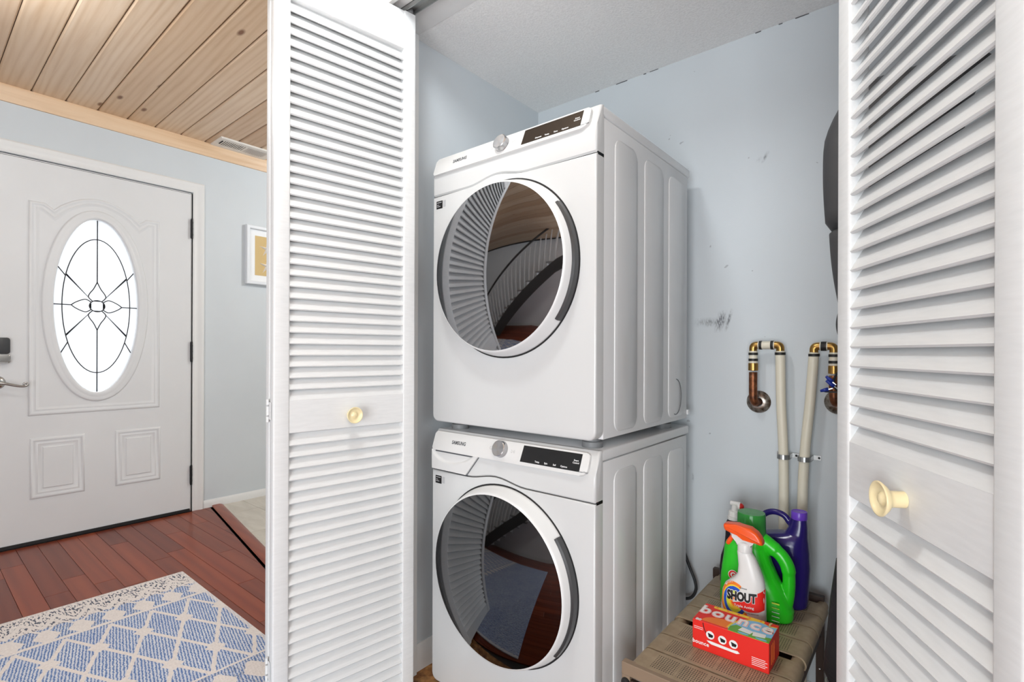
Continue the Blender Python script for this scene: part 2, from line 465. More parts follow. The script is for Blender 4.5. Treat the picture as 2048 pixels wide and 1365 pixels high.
# east wall with an opening for the added window
struct('wall_east', mbox((XE, XE+.12, YS, -1.6, 0, CZ), (XE, XE+.12, 0.1, FY0, 0, CZ), (XE, XE+.12, -1.6, 0.1, 0, 0.8), (XE, XE+.12, -1.6, 0.1, 2.1, CZ)), MT['wall_w'])
struct('wall_closet_left', mbox((-1.416, CX0, FY1, CY1, 0, CZ), (-1.416, CX0, CY1, YN, 0, CZ)), MT['wall'],
       label='pale blue grey closet side wall beside the stacked machines', cat='wall')
m = M('scuffed_closet_wall', (200, 207, 212), 0.62); v = m.coord()
c = m.ramp(m.noise(v, 3, 5), [(0.3, (204, 210, 214)), (0.7, (208, 214, 218))])
# rubbed scuff marks: a few short smeared patches
V.nt = m.nt
tc = m.node('ShaderNodeTexCoord'); sx = m.node('ShaderNodeSeparateXYZ'); m.ln(tc.outputs['Object'], sx.inputs[0]); X_, Z_ = V(sx.outputs[0]), V(sx.outputs[2])
def scuff(cx, cz, w, h, slope, gain):
    a = ((X_-cx+(Z_-cz)*slope)/w).abs(); b = ((Z_-cz)/h).abs()
    return (1.0-a).max(0.0).min(1.0)*(1.0-b).max(0.0).min(1.0)*gain
sc_ = scuff(-.548, 1.162, .018, .040, -.25, 2.6)+scuff(-.522, 1.165, .008, .040, -.25, 2.2)+scuff(-.585, 1.160, .060, .018, 0, 1.3)+scuff(-.412, 1.683, .008, .019, -.5, 1.6)
sc_ = sc_+scuff(-.430, 1.678, .010, .012, -.5, .5)+scuff(-.69, 1.69, .03, .006, 1.2, .7)+scuff(-.64, .62, .006, .02, 0, .9)+scuff(-.655, .66, .006, .02, 0, .7)
st = V(m.noise(m.coord((260, 1, 90)), 1.0, 3)); fl = V(m.noise(m.coord(), 14, 2))
spk = (V(m.noise(m.coord(), 42, 1)) > 0.765)
c = m.mix((sc_*(st*2.6-0.85).max(0.0).min(1.0)*0.75).min(0.8), c, (92, 94, 100))
c = m.mix(spk*(fl > 0.56)*0.45, c, (120, 122, 128))
m.color(c); m.bump(m.noise(v, 320, 3), 0.16, 0.001); MT['wall_sc'] = m.m
struct('wall_closet_back', mbox((CX0, CX1+.1, CY1, CY1+.1, 0, CZ)), MT['wall_sc'], label='scuffed pale blue grey back wall of the laundry closet', cat='wall')
struct('wall_closet_right', mbox((CX1, CX1+.1, FY1, CY1, 0, CZ)), MT['wall_w'])
struct('wall_closet_front', mbox((-1.416, -1.306, FY0, FY1, 0, CZ), (0.32, XE, FY0, FY1, 0, CZ), (-1.306, .32, FY0, FY1, CCZ+.003, CZ)), MT['wall_w'])
cc_ = struct('ceiling_closet', mbox((CX0, CX1, FY1, CY1, CCZ, CCZ+.05)), MT['ceil_tex'], label='off-white stippled ceiling inside the laundry closet', cat='ceiling')
bm = B(); rc = random.Random(3); x = CX0+.002
while x < .1:
    L = rc.uniform(.004, .05)
    if rc.random() < .40: box(bm, x, x+L, CY1-.0012, CY1+.001, CCZ-rc.uniform(.0008, .0030), CCZ+.001)
    x += L+rc.uniform(.002, .03)
put('joint_crack', bm, MT['print_g'], cc_)
struct('floor_closet', mbox((-1.306, CX1, FY0, CY1, -.05, 0)), MT['osb'], label='bare brown strand board floor under the machines', cat='floor')
# jamb lining + header soffit of the closet opening
struct('trim_1', mbox((-1.306, -1.294, FY0, FY1, 0, CCZ-.001), (.308, .32, FY0, FY1, 0, CCZ-.001), (-1.306, .32, FY0, FY1, CCZ-.001, CCZ+.004), bev=.0005), MT['trim'],
       label='white jamb and head lining of the closet opening', cat='trim')
bm = B()
for pts in ([(-1.294, 0), (-1.294, CCZ-.01), (.308, CCZ-.01), (.308, 0)],):
    sweep(pts, [(0, 0), (0, .012), (.012, .016), (.03, .013), (.045, .02), (.058, .02), (.062, .016), (.062, 0)], lambda a, b, h: (a, FY0-h, b), closed=False, bm=bm)
struct('trim_2', bm, MT['trim'], label='white moulded casing around the closet opening', cat='trim')
# bifold track under the header
trk = thing('bifold_track', (-.5, .982, CCZ-.03), 'grey metal bifold track under the closet header', 'door track')
put('rail', mbox((-1.29, .30, .966, .969, CCZ-.016, CCZ-.001), (-1.29, .30, .995, .998, CCZ-.016, CCZ-.001), (-1.29, .30, .966, .998, CCZ-.003, CCZ-.001)), MT['galv'], trk)

# --- hall ceiling of pine boards
ceil = struct('ceiling', mbox((XW-.12, XE+.12, YS-.12, YN+.12, CZ+.012, CZ+.06)), MT['dark_void'], label='knotty pine tongue and groove plank ceiling of the hall', cat='ceiling')
def board(w, x0, x1, z0, z1):
    g = .0065
    return prism_x([(0, z1), (0, z0+g), (g, z0), (w-g, z0), (w, z0+g), (w, z1)], x0, x1)
bw = .1413
me = to_mesh(board(bw-.0030, XW, XE, CZ, CZ+.012), 'plank'); me.materials.append(MT['pine'])
for i in range(-19, 22):
    y = .603 + i*bw
    if y < YS-.1 or y > YN: continue
    o = put('plank', me, None, ceil); o.location = (0, y, 0)
# crown along the entry wall
bm = sweep([(YS, CZ), (YN, CZ)], [(0, 0), (0, .03), (-.012, .032), (-.02, .028), (-.035, .030), (-.055, .018), (-.078, .014), (-.084, .012), (-.084, 0)],
           lambda a, b, h: (XW+h, a, b), closed=False)
struct('trim_3', bm, MT['pine_y'], 40, 'pine crown moulding along the top of the entry wall', 'trim')

# --- floors: cherry boards one side of a skewed reducer strip, tile on the other
SA, SB = (-3.764, 1.398), (-1.416, 1.004)    # reducer centre line
sd = Vector((SB[0]-SA[0], SB[1]-SA[1])).normalized(); sn = Vector((-sd.y, sd.x)); sc0 = sn.x*SA[0]+sn.y*SA[1]
fl = struct('floor', mbox((XW-.12, XE+.12, YS-.12, YN+.12, -.06, -.012)), MT['shade'], label='reddish cherry hardwood plank floor of the hall', cat='floor')
pw = .083
row = 0; y = 1.4
while y > YS:
    x = XW - random.random()*0.9
    while x < XE:
        L = random.uniform(.55, 1.25)
        poly = [(max(x, XW), y-pw), (min(x+L, XE), y-pw), (min(x+L, XE), y), (max(x, XW), y)]
        poly = [p for p in poly]
        if poly[1][0] > poly[0][0]+.01:
            poly = clip_poly(poly, sn.x, sn.y, sc0-.044)
            if poly and min(p[0] for p in poly) > -1.42:      # in front of the closet wall
                poly = clip_poly(poly, 0, 1, FY0)
            if len(poly) > 2:
                g = .0006
                cx = sum(p[0] for p in poly)/len(poly); cy = sum(p[1] for p in poly)/len(poly)
                poly = [(p[0]+math.copysign(min(g, abs(cx-p[0])), cx-p[0]), p[1]+math.copysign(min(g, abs(cy-p[1])), cy-p[1])) for p in poly]
                put('plank', prism_z(poly, 0.0, -.012, .0008, 1), MT['cherry'], fl)
        x += L
    y -= pw
prof = [(-.034, .006), (-.030, .0105), (-.022, .012), (.012, .012), (.026, .008), (.036, .001), (.036, -.012), (-.034, -.012)]
bm = sweep([SA, SB], prof, lambda a, b, h: (a, b, h), closed=False)
struct('trim_4', bm, MT['cherry'], 30, 'reddish wooden reducer strip between the plank and tile floors', 'trim')
tf = struct('floor_tile', prism_z(clip_poly([(XW, 1.0), (-1.416, 1.0), (-1.416, YN), (XW, YN)], -sn.x, -sn.y, -(sc0+.010)), -.003, -.012), MT['grout'], label='pale stone coloured tile floor beyond the reducer strip', cat='floor')
for i in range(-1, 6):
    for j in range(-1, 7):
        x0 = -3.50 + i*.45; y0 = 1.16 + j*.40
        poly = [(max(x0, XW), y0), (min(x0+.447, -1.418), y0), (min(x0+.447, -1.418), min(y0+.397, YN)), (max(x0, XW), min(y0+.397, YN))]
        if poly[1][0] <= poly[0][0]+.01 or poly[2][1] <= y0+.01: continue
        poly = clip_poly(poly, -sn.x, -sn.y, -(sc0+.030))
        if len(poly) > 2: put('tile', prism_z(poly, 0.0, -.003, .0006, 1), MT['tile'], tf)

# baseboards
def baseboard(name, path, f, h=.05, t=.013):
    bm = sweep(path, [(0, 0), (0, t), (h*.55, t), (h*.8, t*.75), (h, t*.35), (h, 0)], f, closed=False)
    return struct(name, bm, MT['trim'], 30)
tag(baseboard('baseboard_entry', [(1.312, 0), (YN, 0)], lambda a, b, h: (XW+h, a, b)), 'low white baseboard along the entry wall', 'baseboard')
tag(baseboard('baseboard_closet', [(FY1, 0), (CY1, 0)], lambda a, b, h: (CX0+h, a, b), .085), 'white baseboard inside the closet beside the washer', 'baseboard')
baseboard('baseboard_south', [(XW, 0), (XE, 0)], lambda a, b, h: (a, YS+h, b), .09)
baseboard('baseboard_closet_back', [(CX0, 0), (CX1, 0)], lambda a, b, h: (a, CY1-h, b), .06)

# --- entry door with oval leaded glass
dr = thing('door_1', (XW, .75, 0), 'white panelled entry door with oval leaded glass', 'door', kind='structure')
OC, OA, OBH = (.750, 1.316), .193, .502          # oval centre (y, z), half width, half height
def ell(a, b, n=72, c=OC): return [(c[0]+a*math.cos(2*PI*i/n), c[1]+b*math.sin(2*PI*i/n)) for i in range(n)]
XD = XW+.004                                     # door face (inside)
bm = B(); rows = []
cy_, cz_ = OC
def on_rect(t):
    c, q = math.cos(t), math.sin(t); k = 1e9
    for d, lo, hi, o in ((c, DY0+.006, DY1-.006, cy_), (q, .014, DZ1-.008, cz_)):
        if abs(d) > 1e-9: k = min(k, ((hi if d > 0 else lo)-o)/d)
    return (cy_+c*k, cz_+q*k)
angs = [2*PI*i/96 for i in range(96)] + [math.atan2(z_-cz_, y_-cy_) % (2*PI) for y_ in (DY0+.006, DY1-.006) for z_ in (.014, DZ1-.008)]
angs.sort()
ra, rb = OA+.006, OBH+.006
for xf in (XD, XD-.044):
    ri, ro = [], []
    for t in angs:
        k = 1/math.sqrt((math.cos(t)/ra)**2+(math.sin(t)/rb)**2)
        ri.append(bm.verts.new((xf, cy_+k*math.cos(t), cz_+k*math.sin(t)))); p = on_rect(t); ro.append(bm.verts.new((xf, p[0], p[1])))
    rows.append((ri, ro))
n = len(angs)
for i in range(n):
    j = (i+1) % n
    for ri, ro in rows: bm.faces.new((ri[i], ri[j], ro[j], ro[i]))
    for k in (0, 1): bm.faces.new((rows[0][k][i], rows[0][k][j], rows[1][k][j], rows[1][k][i]))
put('door_slab', bm, MT['door_w'], dr)
fd = lambda a, b, h: (XD+h, a, b)
ring = [(-.046, 0), (-.042, .007), (-.036, .010), (-.024, .007), (-.016, .009), (-.004, .012), (.003, .009), (.006, .002), (.006, -.012)]
ovp = ell(OA+.008, OBH+.008)
put('oval_moulding', sweep(ovp, [(o_, h_) for o_, h_ in ring], fd), MT['door_w'], dr, 50)
pm = [(0, 0), (.004, .006), (.012, .007), (.018, .0015), (.024, .001), (.032, .005), (.040, .0012), (.046, 0)]
# big panel with an arched top
yl, yr, zb, zt = .452, 1.060, .700, 1.868
top = [(yr, zt)] + [(yr-.10, zt-.004)]
arch = []
for i in range(17):
    t = i/16; yy = .952-(.952-.556)*t
    arch.append((yy, 1.838+.102*math.sin(PI*t)**0.8))
path = [(yl, zb), (yr, zb), (yr, zt), (.985, zt)] + arch + [(.520, zt), (yl, zt)]
put('panel_moulding', sweep(path, pm, fd), MT['door_w'], dr, 50)
for y0, y1 in ((.461, .694), (.835, 1.066)):
    put('panel_moulding', sweep([(y0, .246), (y1, .246), (y1, .577), (y0, .577)], pm, fd), MT['door_w'], dr, 50)
    put('raised_panel', prism_x(rrect(y0+.052, y1-.052, .246+.052, .577-.052, 0), XD+.004, XD-.002, .003, 1), MT['door_w'], dr)
put('door_sweep', mbox((XD-.02, XD+.008, DY0+.01, DY1-.01, .002, .02)), MT['gasket'], dr)
ow = empty('oval_window', (XD-.02, OC[0], OC[1]), dr); ow.location = Vector((XD-.02, OC[0], OC[1]))-Vector(dr.location)
def pane(A, Bs, mat):
    """a pane between two matching borders"""
    bm = B(); R = []
    for x in (.003, -.003):
        R.append([[bm.verts.new((x, p[0]-OC[0], p[1]-OC[1])) for p in L] for L in (A, Bs)])
    n = len(A)
    for (fa, fb) in R:
        for i in range(n-1): bm.faces.new((fa[i], fa[i+1], fb[i+1], fb[i]))
    for k in (0, 1):
        for i in range(n-1): bm.faces.new((R[0][k][i], R[0][k][i+1], R[1][k][i+1], R[1][k][i]))
    for i in (0, n-1): bm.faces.new((R[0][0][i], R[0][1][i], R[1][1][i], R[1][0][i]))
    bmesh.ops.remove_doubles(bm, verts=bm.verts, dist=1e-5)
    put('glass_pane', bm, mat, ow, local=True)
def resample(L, n):
    P_ = [Vector(p) for p in L]; d = [0]
    for q0, q1 in zip(P_, P_[1:]): d.append(d[-1]+(q1-q0).length)
    out = []
    for i in range(n):
        t = d[-1]*i/(n-1); k = 0
        while k < len(d)-2 and d[k+1] < t: k += 1
        q = (t-d[k])/max(d[k+1]-d[k], 1e-9); out.append(tuple(P_[k].lerp(P_[k+1], min(q, 1))))
    return out
IA, IB = .157, .390
ang = [0, 25, 90, 155, 180, 213, 270, 327]
def ep(a, b, deg): return (OC[0]+a*math.cos(math.radians(deg)), OC[1]+b*math.sin(math.radians(deg)))
for i in range(8):
    a0, a1 = ang[i], ang[(i+1) % 8] + (360 if i == 7 else 0); k = 10
    pane([ep(OA, OBH, a0+(a1-a0)*j/k) for j in range(k+1)], [ep(IA, IB, a0+(a1-a0)*j/k) for j in range(k+1)], MT['frost'])
CA, CB = .036, .033
def petal(side):
    """(left flank, right flank) from the centre ellipse out to the tip"""
    d = {'t': (0, 1), 'b': (0, -1), 'l': (-1, 0), 'r': (1, 0)}[side]; L = .140 if d[1] else .117
    w = .040 if d[1] else .036; out = []
    for s_ in (1, -1):
        seq = [(.027, .021), (.050, w), (.072, w*.86), (.100, w*.42), (L, 0)]
        seq = [tuple(p) for p in catmull([(a, b, 0) for a, b in seq], 3)]
        out.append([(OC[0]+d[0]*a-d[1]*b*s_, OC[1]+d[1]*a+d[0]*b*s_) for a, b, _ in seq])
    return out
P = {s_: petal(s_) for s_ in 'tblr'}
for s_ in 'tblr': pane(P[s_][0], P[s_][1], MT['ripple'] if s_ in 'br' else MT['frost'])
cl_ = ell(CA, CB, 24); pane(cl_[:13], [cl_[-i % 24] for i in range(13)], MT['frost'])
for q0, (s0, s1) in ((0, 'rt'), (90, 'tl'), (180, 'lb'), (270, 'br')):
    inner = P[s0][0][::-1] + P[s1][1]; n_ = len(inner)
    arc = []
    for j, p in enumerate(inner):
        t = math.degrees(math.atan2((p[1]-OC[1])/IB, (p[0]-OC[0])/IA)) % 360
        if j == 0: t = q0
        if j == n_-1: t = q0+90
        arc.append(ep(IA, IB, t))
    pane(arc, inner, MT['frost'])
bm = B()
def came(pts, r=.0026, closed=False): tube([(.0045, p[0]-OC[0], p[1]-OC[1]) for p in pts], r, 6, closed, bm=bm)
came(ell(IA, IB, 64), closed=True); came(ell(CA, CB, 24), closed=True)
for s_ in 'tblr': came(P[s_][0]); came(P[s_][1])
came([(OC[0], OC[1]+OBH), (OC[0], OC[1]+.14)]); came([(OC[0], OC[1]-OBH), (OC[0], OC[1]-.14)])
came([(OC[0]-OA, OC[1]), (OC[0]-.117, OC[1])]); came([(OC[0]+OA, OC[1]), (OC[0]+.117, OC[1])])
for a in (25, 155, 213, 327): came([ep(OA, OBH, a), ep(IA, IB, a)])
put('lead_came', bm, MT['lead'], ow, True, local=True)
for z0, z1 in ((1.800, 1.918), (.989, 1.111), (.181, .297)):
    hg = put('hinge', mbox((XD-.012, XD+.008, DY1-.008, DY1+.004, z0, z1), bev=.001), MT['black_m'], dr)
    bm = tube([(XD+.010, DY1-.003, z0-.006), (XD+.010, DY1-.003, z1+.006)], .0065, 8)
    for k in range(3):
        tube([(XD+.010, DY1-.003, z0+(z1-z0)*(k+.5)/3-.003), (XD+.010, DY1-.003, z0+(z1-z0)*(k+.5)/3+.003)], .008, 8, bm=bm)
    put('knuckle', bm, MT['black_m'], hg)
# dead bolt and scroll lever
put('deadbolt_plate', prism_x(rrect(.296, .382, 1.036, 1.122, .012), XD+.022, XD, .004), MT['handle_d'], dr, 40)
put('deadbolt_base', prism_x(rrect(.290, .384, .988, 1.034, .010), XD+.026, XD, .008, 3), MT['silver'], dr, 40)
put('lever_rose', lathe([(0, .016), (.018, .016), (.030, .010), (.036, 0)], (XD, .332, .886), 'X', 28), MT['silver'], dr, 40)
lp = [(XD+.016, .332, .886), (XD+.045, .336, .886), (XD+.052, .352, .884), (XD+.052, .385, .874), (XD+.052, .415, .866), (XD+.052, .437, .866), (XD+.052, .447, .874), (XD+.052, .441, .882), (XD+.052, .431, .880), (XD+.052, .431, .873)]
cp = catmull(lp, 5); put('lever', tube(cp, [.0085-.005*i/len(cp) for i in range(len(cp))], 8), MT['silver'], dr, True)
# jamb + casing
struct('trim_5', mbox((XW-.12, XW, DY0-.004, DY0+.003, 0, DZ1), (XW-.12, XW, DY1-.003, DY1+.006, 0, DZ1), (XW-.12, XW, DY0, DY1, DZ1-.004, DZ1+.004), (XW-.12, XW-.045, DY0, DY0+.016, 0, DZ1), (XW-.12, XW-.045, DY1-.016, DY1, 0, DZ1), (XW-.12, XW-.045, DY0, DY1, DZ1-.02, DZ1)), MT['trim'])
bm = sweep([(DY0-.006, 0), (DY0-.006, DZ1+.006), (DY1+.006, DZ1+.006), (DY1+.006, 0)],
           [(0, 0), (0, .010), (.010, .014), (.020, .011), (.034, .013), (.046, .019), (.058, .019), (.066, .014), (.066, 0)], lambda a, b, h: (XW+h, a, b), closed=False)
struct('trim_6', bm, MT['trim'], 30, 'white moulded casing around the entry door', 'trim')
struct('trim_7', mbox((XW-.12, XW+.02, DY0, DY1, -.012, .004)), MT['black_m'])

# added east window, made up to fill the hall with light
wn = thing('fill_window_1', (XE, -.75, .8), 'added white framed fill light window on the east wall', 'window', kind='structure')
put('frame', sweep([(-1.6, .8), (.1, .8), (.1, 2.1), (-1.6, 2.1)], [(0, -.06), (0, .015), (.05, .015), (.05, -.06)], lambda a, b, h: (XE-h, a, b)), MT['trim'], wn)
put('pane', mbox((XE+.05, XE+.056, -1.56, .06, .84, 2.06)), MT['frost'], wn)

wn = thing('fill_window_2', (.45, YS, 0), 'added white framed glass patio door for fill light behind the camera', 'patio door', kind='structure')  # unseen patio door, made up to carry the closet's fill light
put('frame', sweep([(-.4, .01), (1.3, .01), (1.3, 2.05), (-.4, 2.05)], [(0, -.06), (0, .015), (.05, .015), (.05, -.06)], lambda a, b, h: (a, YS+h, b)), MT['trim'], wn)
put('mullion', mbox((.42, .48, YS-.05, YS-.02, .05, 2.0)), MT['trim'], wn)
for q0, q1 in ((-.36, .42), (.48, 1.26)): put('pane', mbox((q0, q1, YS-.056, YS-.05, .05, 2.01)), MT['frost'], wn)

# staircase behind the camera (seen mirrored in the dryer door)
sc = thing('staircase', (-3.0, -1.8, 0), 'white balustered staircase with grey treads behind the camera', 'staircase', kind='structure')
MT['carpet'] = plain('grey_stair_carpet', (150, 148, 146), 0.95, 0, 0.2, (400, 0.5, 0.003))
for k in range(9):
    x0 = -3.1 + k*.255; z1 = .185*(k+1)
    put('tread', mbox((x0-.02, x0+.255, YS+.01, -1.36, z1-.03, z1), bev=.006), MT['carpet'], sc)
    put('riser', mbox((x0, x0+.018, YS+.01, -1.38, z1-.185, z1-.03)), MT['trim'], sc)
    for dx in (.055, .183):
        bx = x0+dx; h = .80 + (dx-.12)*.7
        put('baluster', lathe([(.024, 0), (.024, .10), (.016, .12), (.026, .15), (.018, .19), (.024, .26), (.015, h*.75), (.012, h)], (bx, -1.42, z1), 'Z', 8), MT['trim'], sc, 50)
put('stringer', prism_y([(-3.14, 0), (-2.8, 0), (-.55, 1.64), (-.55, 1.87), (-.62, 1.87), (-3.14, .06)], -1.37, -1.35), MT['shade'], sc)
put('handrail', tube([(-3.15, -1.42, .98), (-.55, -1.42, .98+2.6*.185/.255)], .028, 10), MT['shade'], sc, True)
put('newel_post', lathe([(.045, 0), (.045, .35), (.03, .38), (.04, .6), (.03, .92), (.045, .95), (.045, 1.05), (0, 1.08)], (-3.17, -1.42, 0), 'Z', 16), MT['trim'], sc, 40)

# ---------------------------------------------------------------- louvered bifold doors
PW, PWR, PT = .406, .3755, .029                 # panel width, thickness
Z0, ZB, ZM0, ZM1, ZT, ZP = .014, .071, .8458, .9307, 1.959, 2.073
ST, PITCH = .040, .0298
def slat_mesh(L):
    # a slat leans: its lower edge stands at the room face (-y local), its upper edge at the back
    d, h, t = .0205, .0358, .0060
    n = Vector((h, d)).normalized()          # across the slat, in (y, z)
    a = Vector((-d/2, -h/2)); b = Vector((d/2, h/2)); u = (b-a).normalized(); w = Vector((-u.y, u.x))*t/2
    sec = [a-w+u*.001, a-u*.0004, a+w+u*.001, b+w-u*.001, b+u*.0004, b-w-u*.001]
    return prism(B(), [(p.x, p.y) for p in sec], lambda y, z: (ST-.004, y, z), lambda y, z: (L-ST+.004, y, z))
SLATS = {}
for w_ in (PW, PWR):
    SLATS[w_] = to_mesh(slat_mesh(w_), 'slat'); SLATS[w_].materials.append(MT['louver'])
def stile_mesh():
    bm = prism_z(rrect(0, ST, -PT/2, PT/2, .0045, 3), Z0, ZP)
    # a fine bead beside the louvers on both faces
    return bm
STILE = to_mesh(stile_mesh(), 'stile', 40); STILE.materials.append(MT['louver'])
def rail_mesh(z0, z1, W): return mbox((ST-.002, W-ST+.002, -PT/2+.0022, PT/2-.0022, z0, z1), bev=.0015, seg=1)
RAILS = {PW: [], PWR: []}
for w_ in RAILS:
    for nm, a, b in (('top_rail', ZT, ZP), ('lock_rail', ZM0, ZM1), ('bottom_rail', Z0, ZB)):
        me = to_mesh(rail_mesh(a, b, w_), nm); me.materials.append(MT['louver']); RAILS[w_].append((nm, me))
KNOB = to_mesh(lathe([(0, -.0290), (.005, -.0285), (.0078, -.0262), (.0092, -.0240), (.0140, -.0248), (.0188, -.0282), (.0208, -.0302), (.0222, -.0298), (.0224, -.0280), (.0170, -.0215), (.0118, -.0180),
                      (.0104, -.0140), (.0104, 0)], (0, 0, 0), 'Y', 40), 'knob', True)
KNOB.materials.append(MT['knob'])
def panel(parent, p0, p1, knob=None, dz=0.0, W=PW):
    """a louvered leaf whose room face runs from p0 to p1 (left to right as seen from its room side)"""
    d = Vector((p1[0]-p0[0], p1[1]-p0[1], 0)).normalized(); n = Vector((d.y, -d.x, 0))      # room-side normal (-y local)
    e = empty('door_panel', (0, 0, 0), parent)
    org = Vector((p0[0], p0[1], 0)) - n*PT/2
    e.location = org - Vector(parent.location) + Vector((0, 0, dz)); e.rotation_euler = (0, 0, math.atan2(d.y, d.x))
    for x in (0, W-ST): put('stile', STILE, None, e, local=True, loc=(x, 0, 0))
    for nm, me in RAILS[W]: put(nm, me, None, e, local=True)
    for z0, z1 in ((ZB, ZM0), (ZM1, ZT)):
        k = int(round((z1-z0)/PITCH)); p = (z1-z0)/k
        for i in range(k): put('slat', SLATS[W], None, e, local=True, loc=(0, 0, z0+p*(i+.5)))
    if knob: put('knob', KNOB, None, e, local=True, loc=(knob, -PT/2+.002, (ZM0+ZM1)/2-.006), label='cream enamelled knob')
    return e
def unit(a, b): v = Vector((b[0]-a[0], b[1]-a[1])); v.normalize(); return v
def hinge(parent, c, n, z):
    """small white hinge wrapped round the folded leaf edges; c on the edge line, n pointing out"""
    t = Vector((-n.y, n.x))
    bm = B()
    for dz, h in ((-.022, .014), (0, .022), (.022, .014)):
        q = Vector((c[0], c[1])) + n*.004
        tube([(q.x, q.y, z+dz-h/2), (q.x, q.y, z+dz+h/2)], .0036, 8, bm=bm)
    for s_ in (-1, 1):
        q = Vector((c[0], c[1])) + t*s_*.010 + n*.001
        v0 = q - t*.007; v1 = q + t*.007
        vs = [bm.verts.new(p) for p in ((v0.x, v0.y, z-.022), (v1.x, v1.y, z-.022), (v1.x, v1.y, z+.022), (v0.x, v0.y, z+.022))]
        ws = [bm.verts.new((v.co.x+n.x*.0012, v.co.y+n.y*.0012, v.co.z)) for v in vs]
        bm.faces.new(ws); bm.faces.new(vs[::-1])
        for i in range(4): bm.faces.new((vs[i], vs[(i+1) % 4], ws[(i+1) % 4], ws[i]))
    put('hinge', bm, MT['louver'], parent)
def wheel(parent, x, y, dz=0.0):
    put('guide_wheel', lathe([(0, .008), (.006, .008), (.0105, .006), (.0115, 0), (.0115, -.006), (.007, -.008), (.004, -.006), (0, -.006)], (x, y, ZP+.0095+dz), 'Z', 20), MT['foot'], parent, 40)
    put('wheel_pin', tube([(x, y, ZP-.004+dz), (x, y, ZP+.006+dz)], .003, 8), MT['galv'], parent)

# left pair: leaf face seen from the right; folded back against its pivot leaf
F = (-1.206, 1.000); D = Vector((math.sin(math.radians(8.3)), math.cos(math.radians(8.3))))
N = (F[0]-D.x*PW, F[1]-D.y*PW)
bl = thing('louvered_bifold', (-1.25, .80, 0), 'white louvered bifold folded open beside the stacked dryer, facing it', 'closet door', 'louvered closet doors', 'thing')
panel(bl, N, F, knob=PW*.50)
nl = Vector((-D.y, D.x))                                   # away from the visible face
o1 = Vector(N)+nl*(2*PT+.004); o0 = Vector(F)+nl*(2*PT+.004)
panel(bl, (o0.x, o0.y), (o1.x, o1.y))
hc = Vector(N)+nl*(PT+.002)
for z in (.25, 1.06-.155, 1.98): hinge(bl, (hc.x, hc.y), -D, z)
w = Vector(F)+nl*PT*.30-D*.018; wheel(bl, w.x, w.y)
# right pair: half folded
D2 = Vector((.144, -.258)).normalized(); F2 = (-.099-D2.x*ST, .934-D2.y*ST)
N2 = (F2[0]+D2.x*PWR, F2[1]+D2.y*PWR)
br = thing('louvered_bifold', (.09, .80, 0), 'white louvered bifold half folded nearest the camera, hiding the closet corner', 'closet door', 'louvered closet doors', 'thing')
panel(br, F2, N2, knob=ST+.146, dz=-.0105, W=PWR)
n2 = Vector((-D2.y, D2.x))
P0 = Vector(N2)+n2*PT*2.2; P1 = Vector((.285, .95)); dd = (P1-P0).normalized(); P1 = P0+dd*PWR
panel(br, (P0.x, P0.y), (P1.x, P1.y), dz=-.0105, W=PWR)
w = Vector(F2)+n2*PT*.5+D2*.022; wheel(br, w.x, w.y, -.0105)
for z in (.25, .905, 1.98): hinge(br, (N2[0]+n2.x*PT*1.1, N2[1]+n2.y*PT*1.1), D2, z)

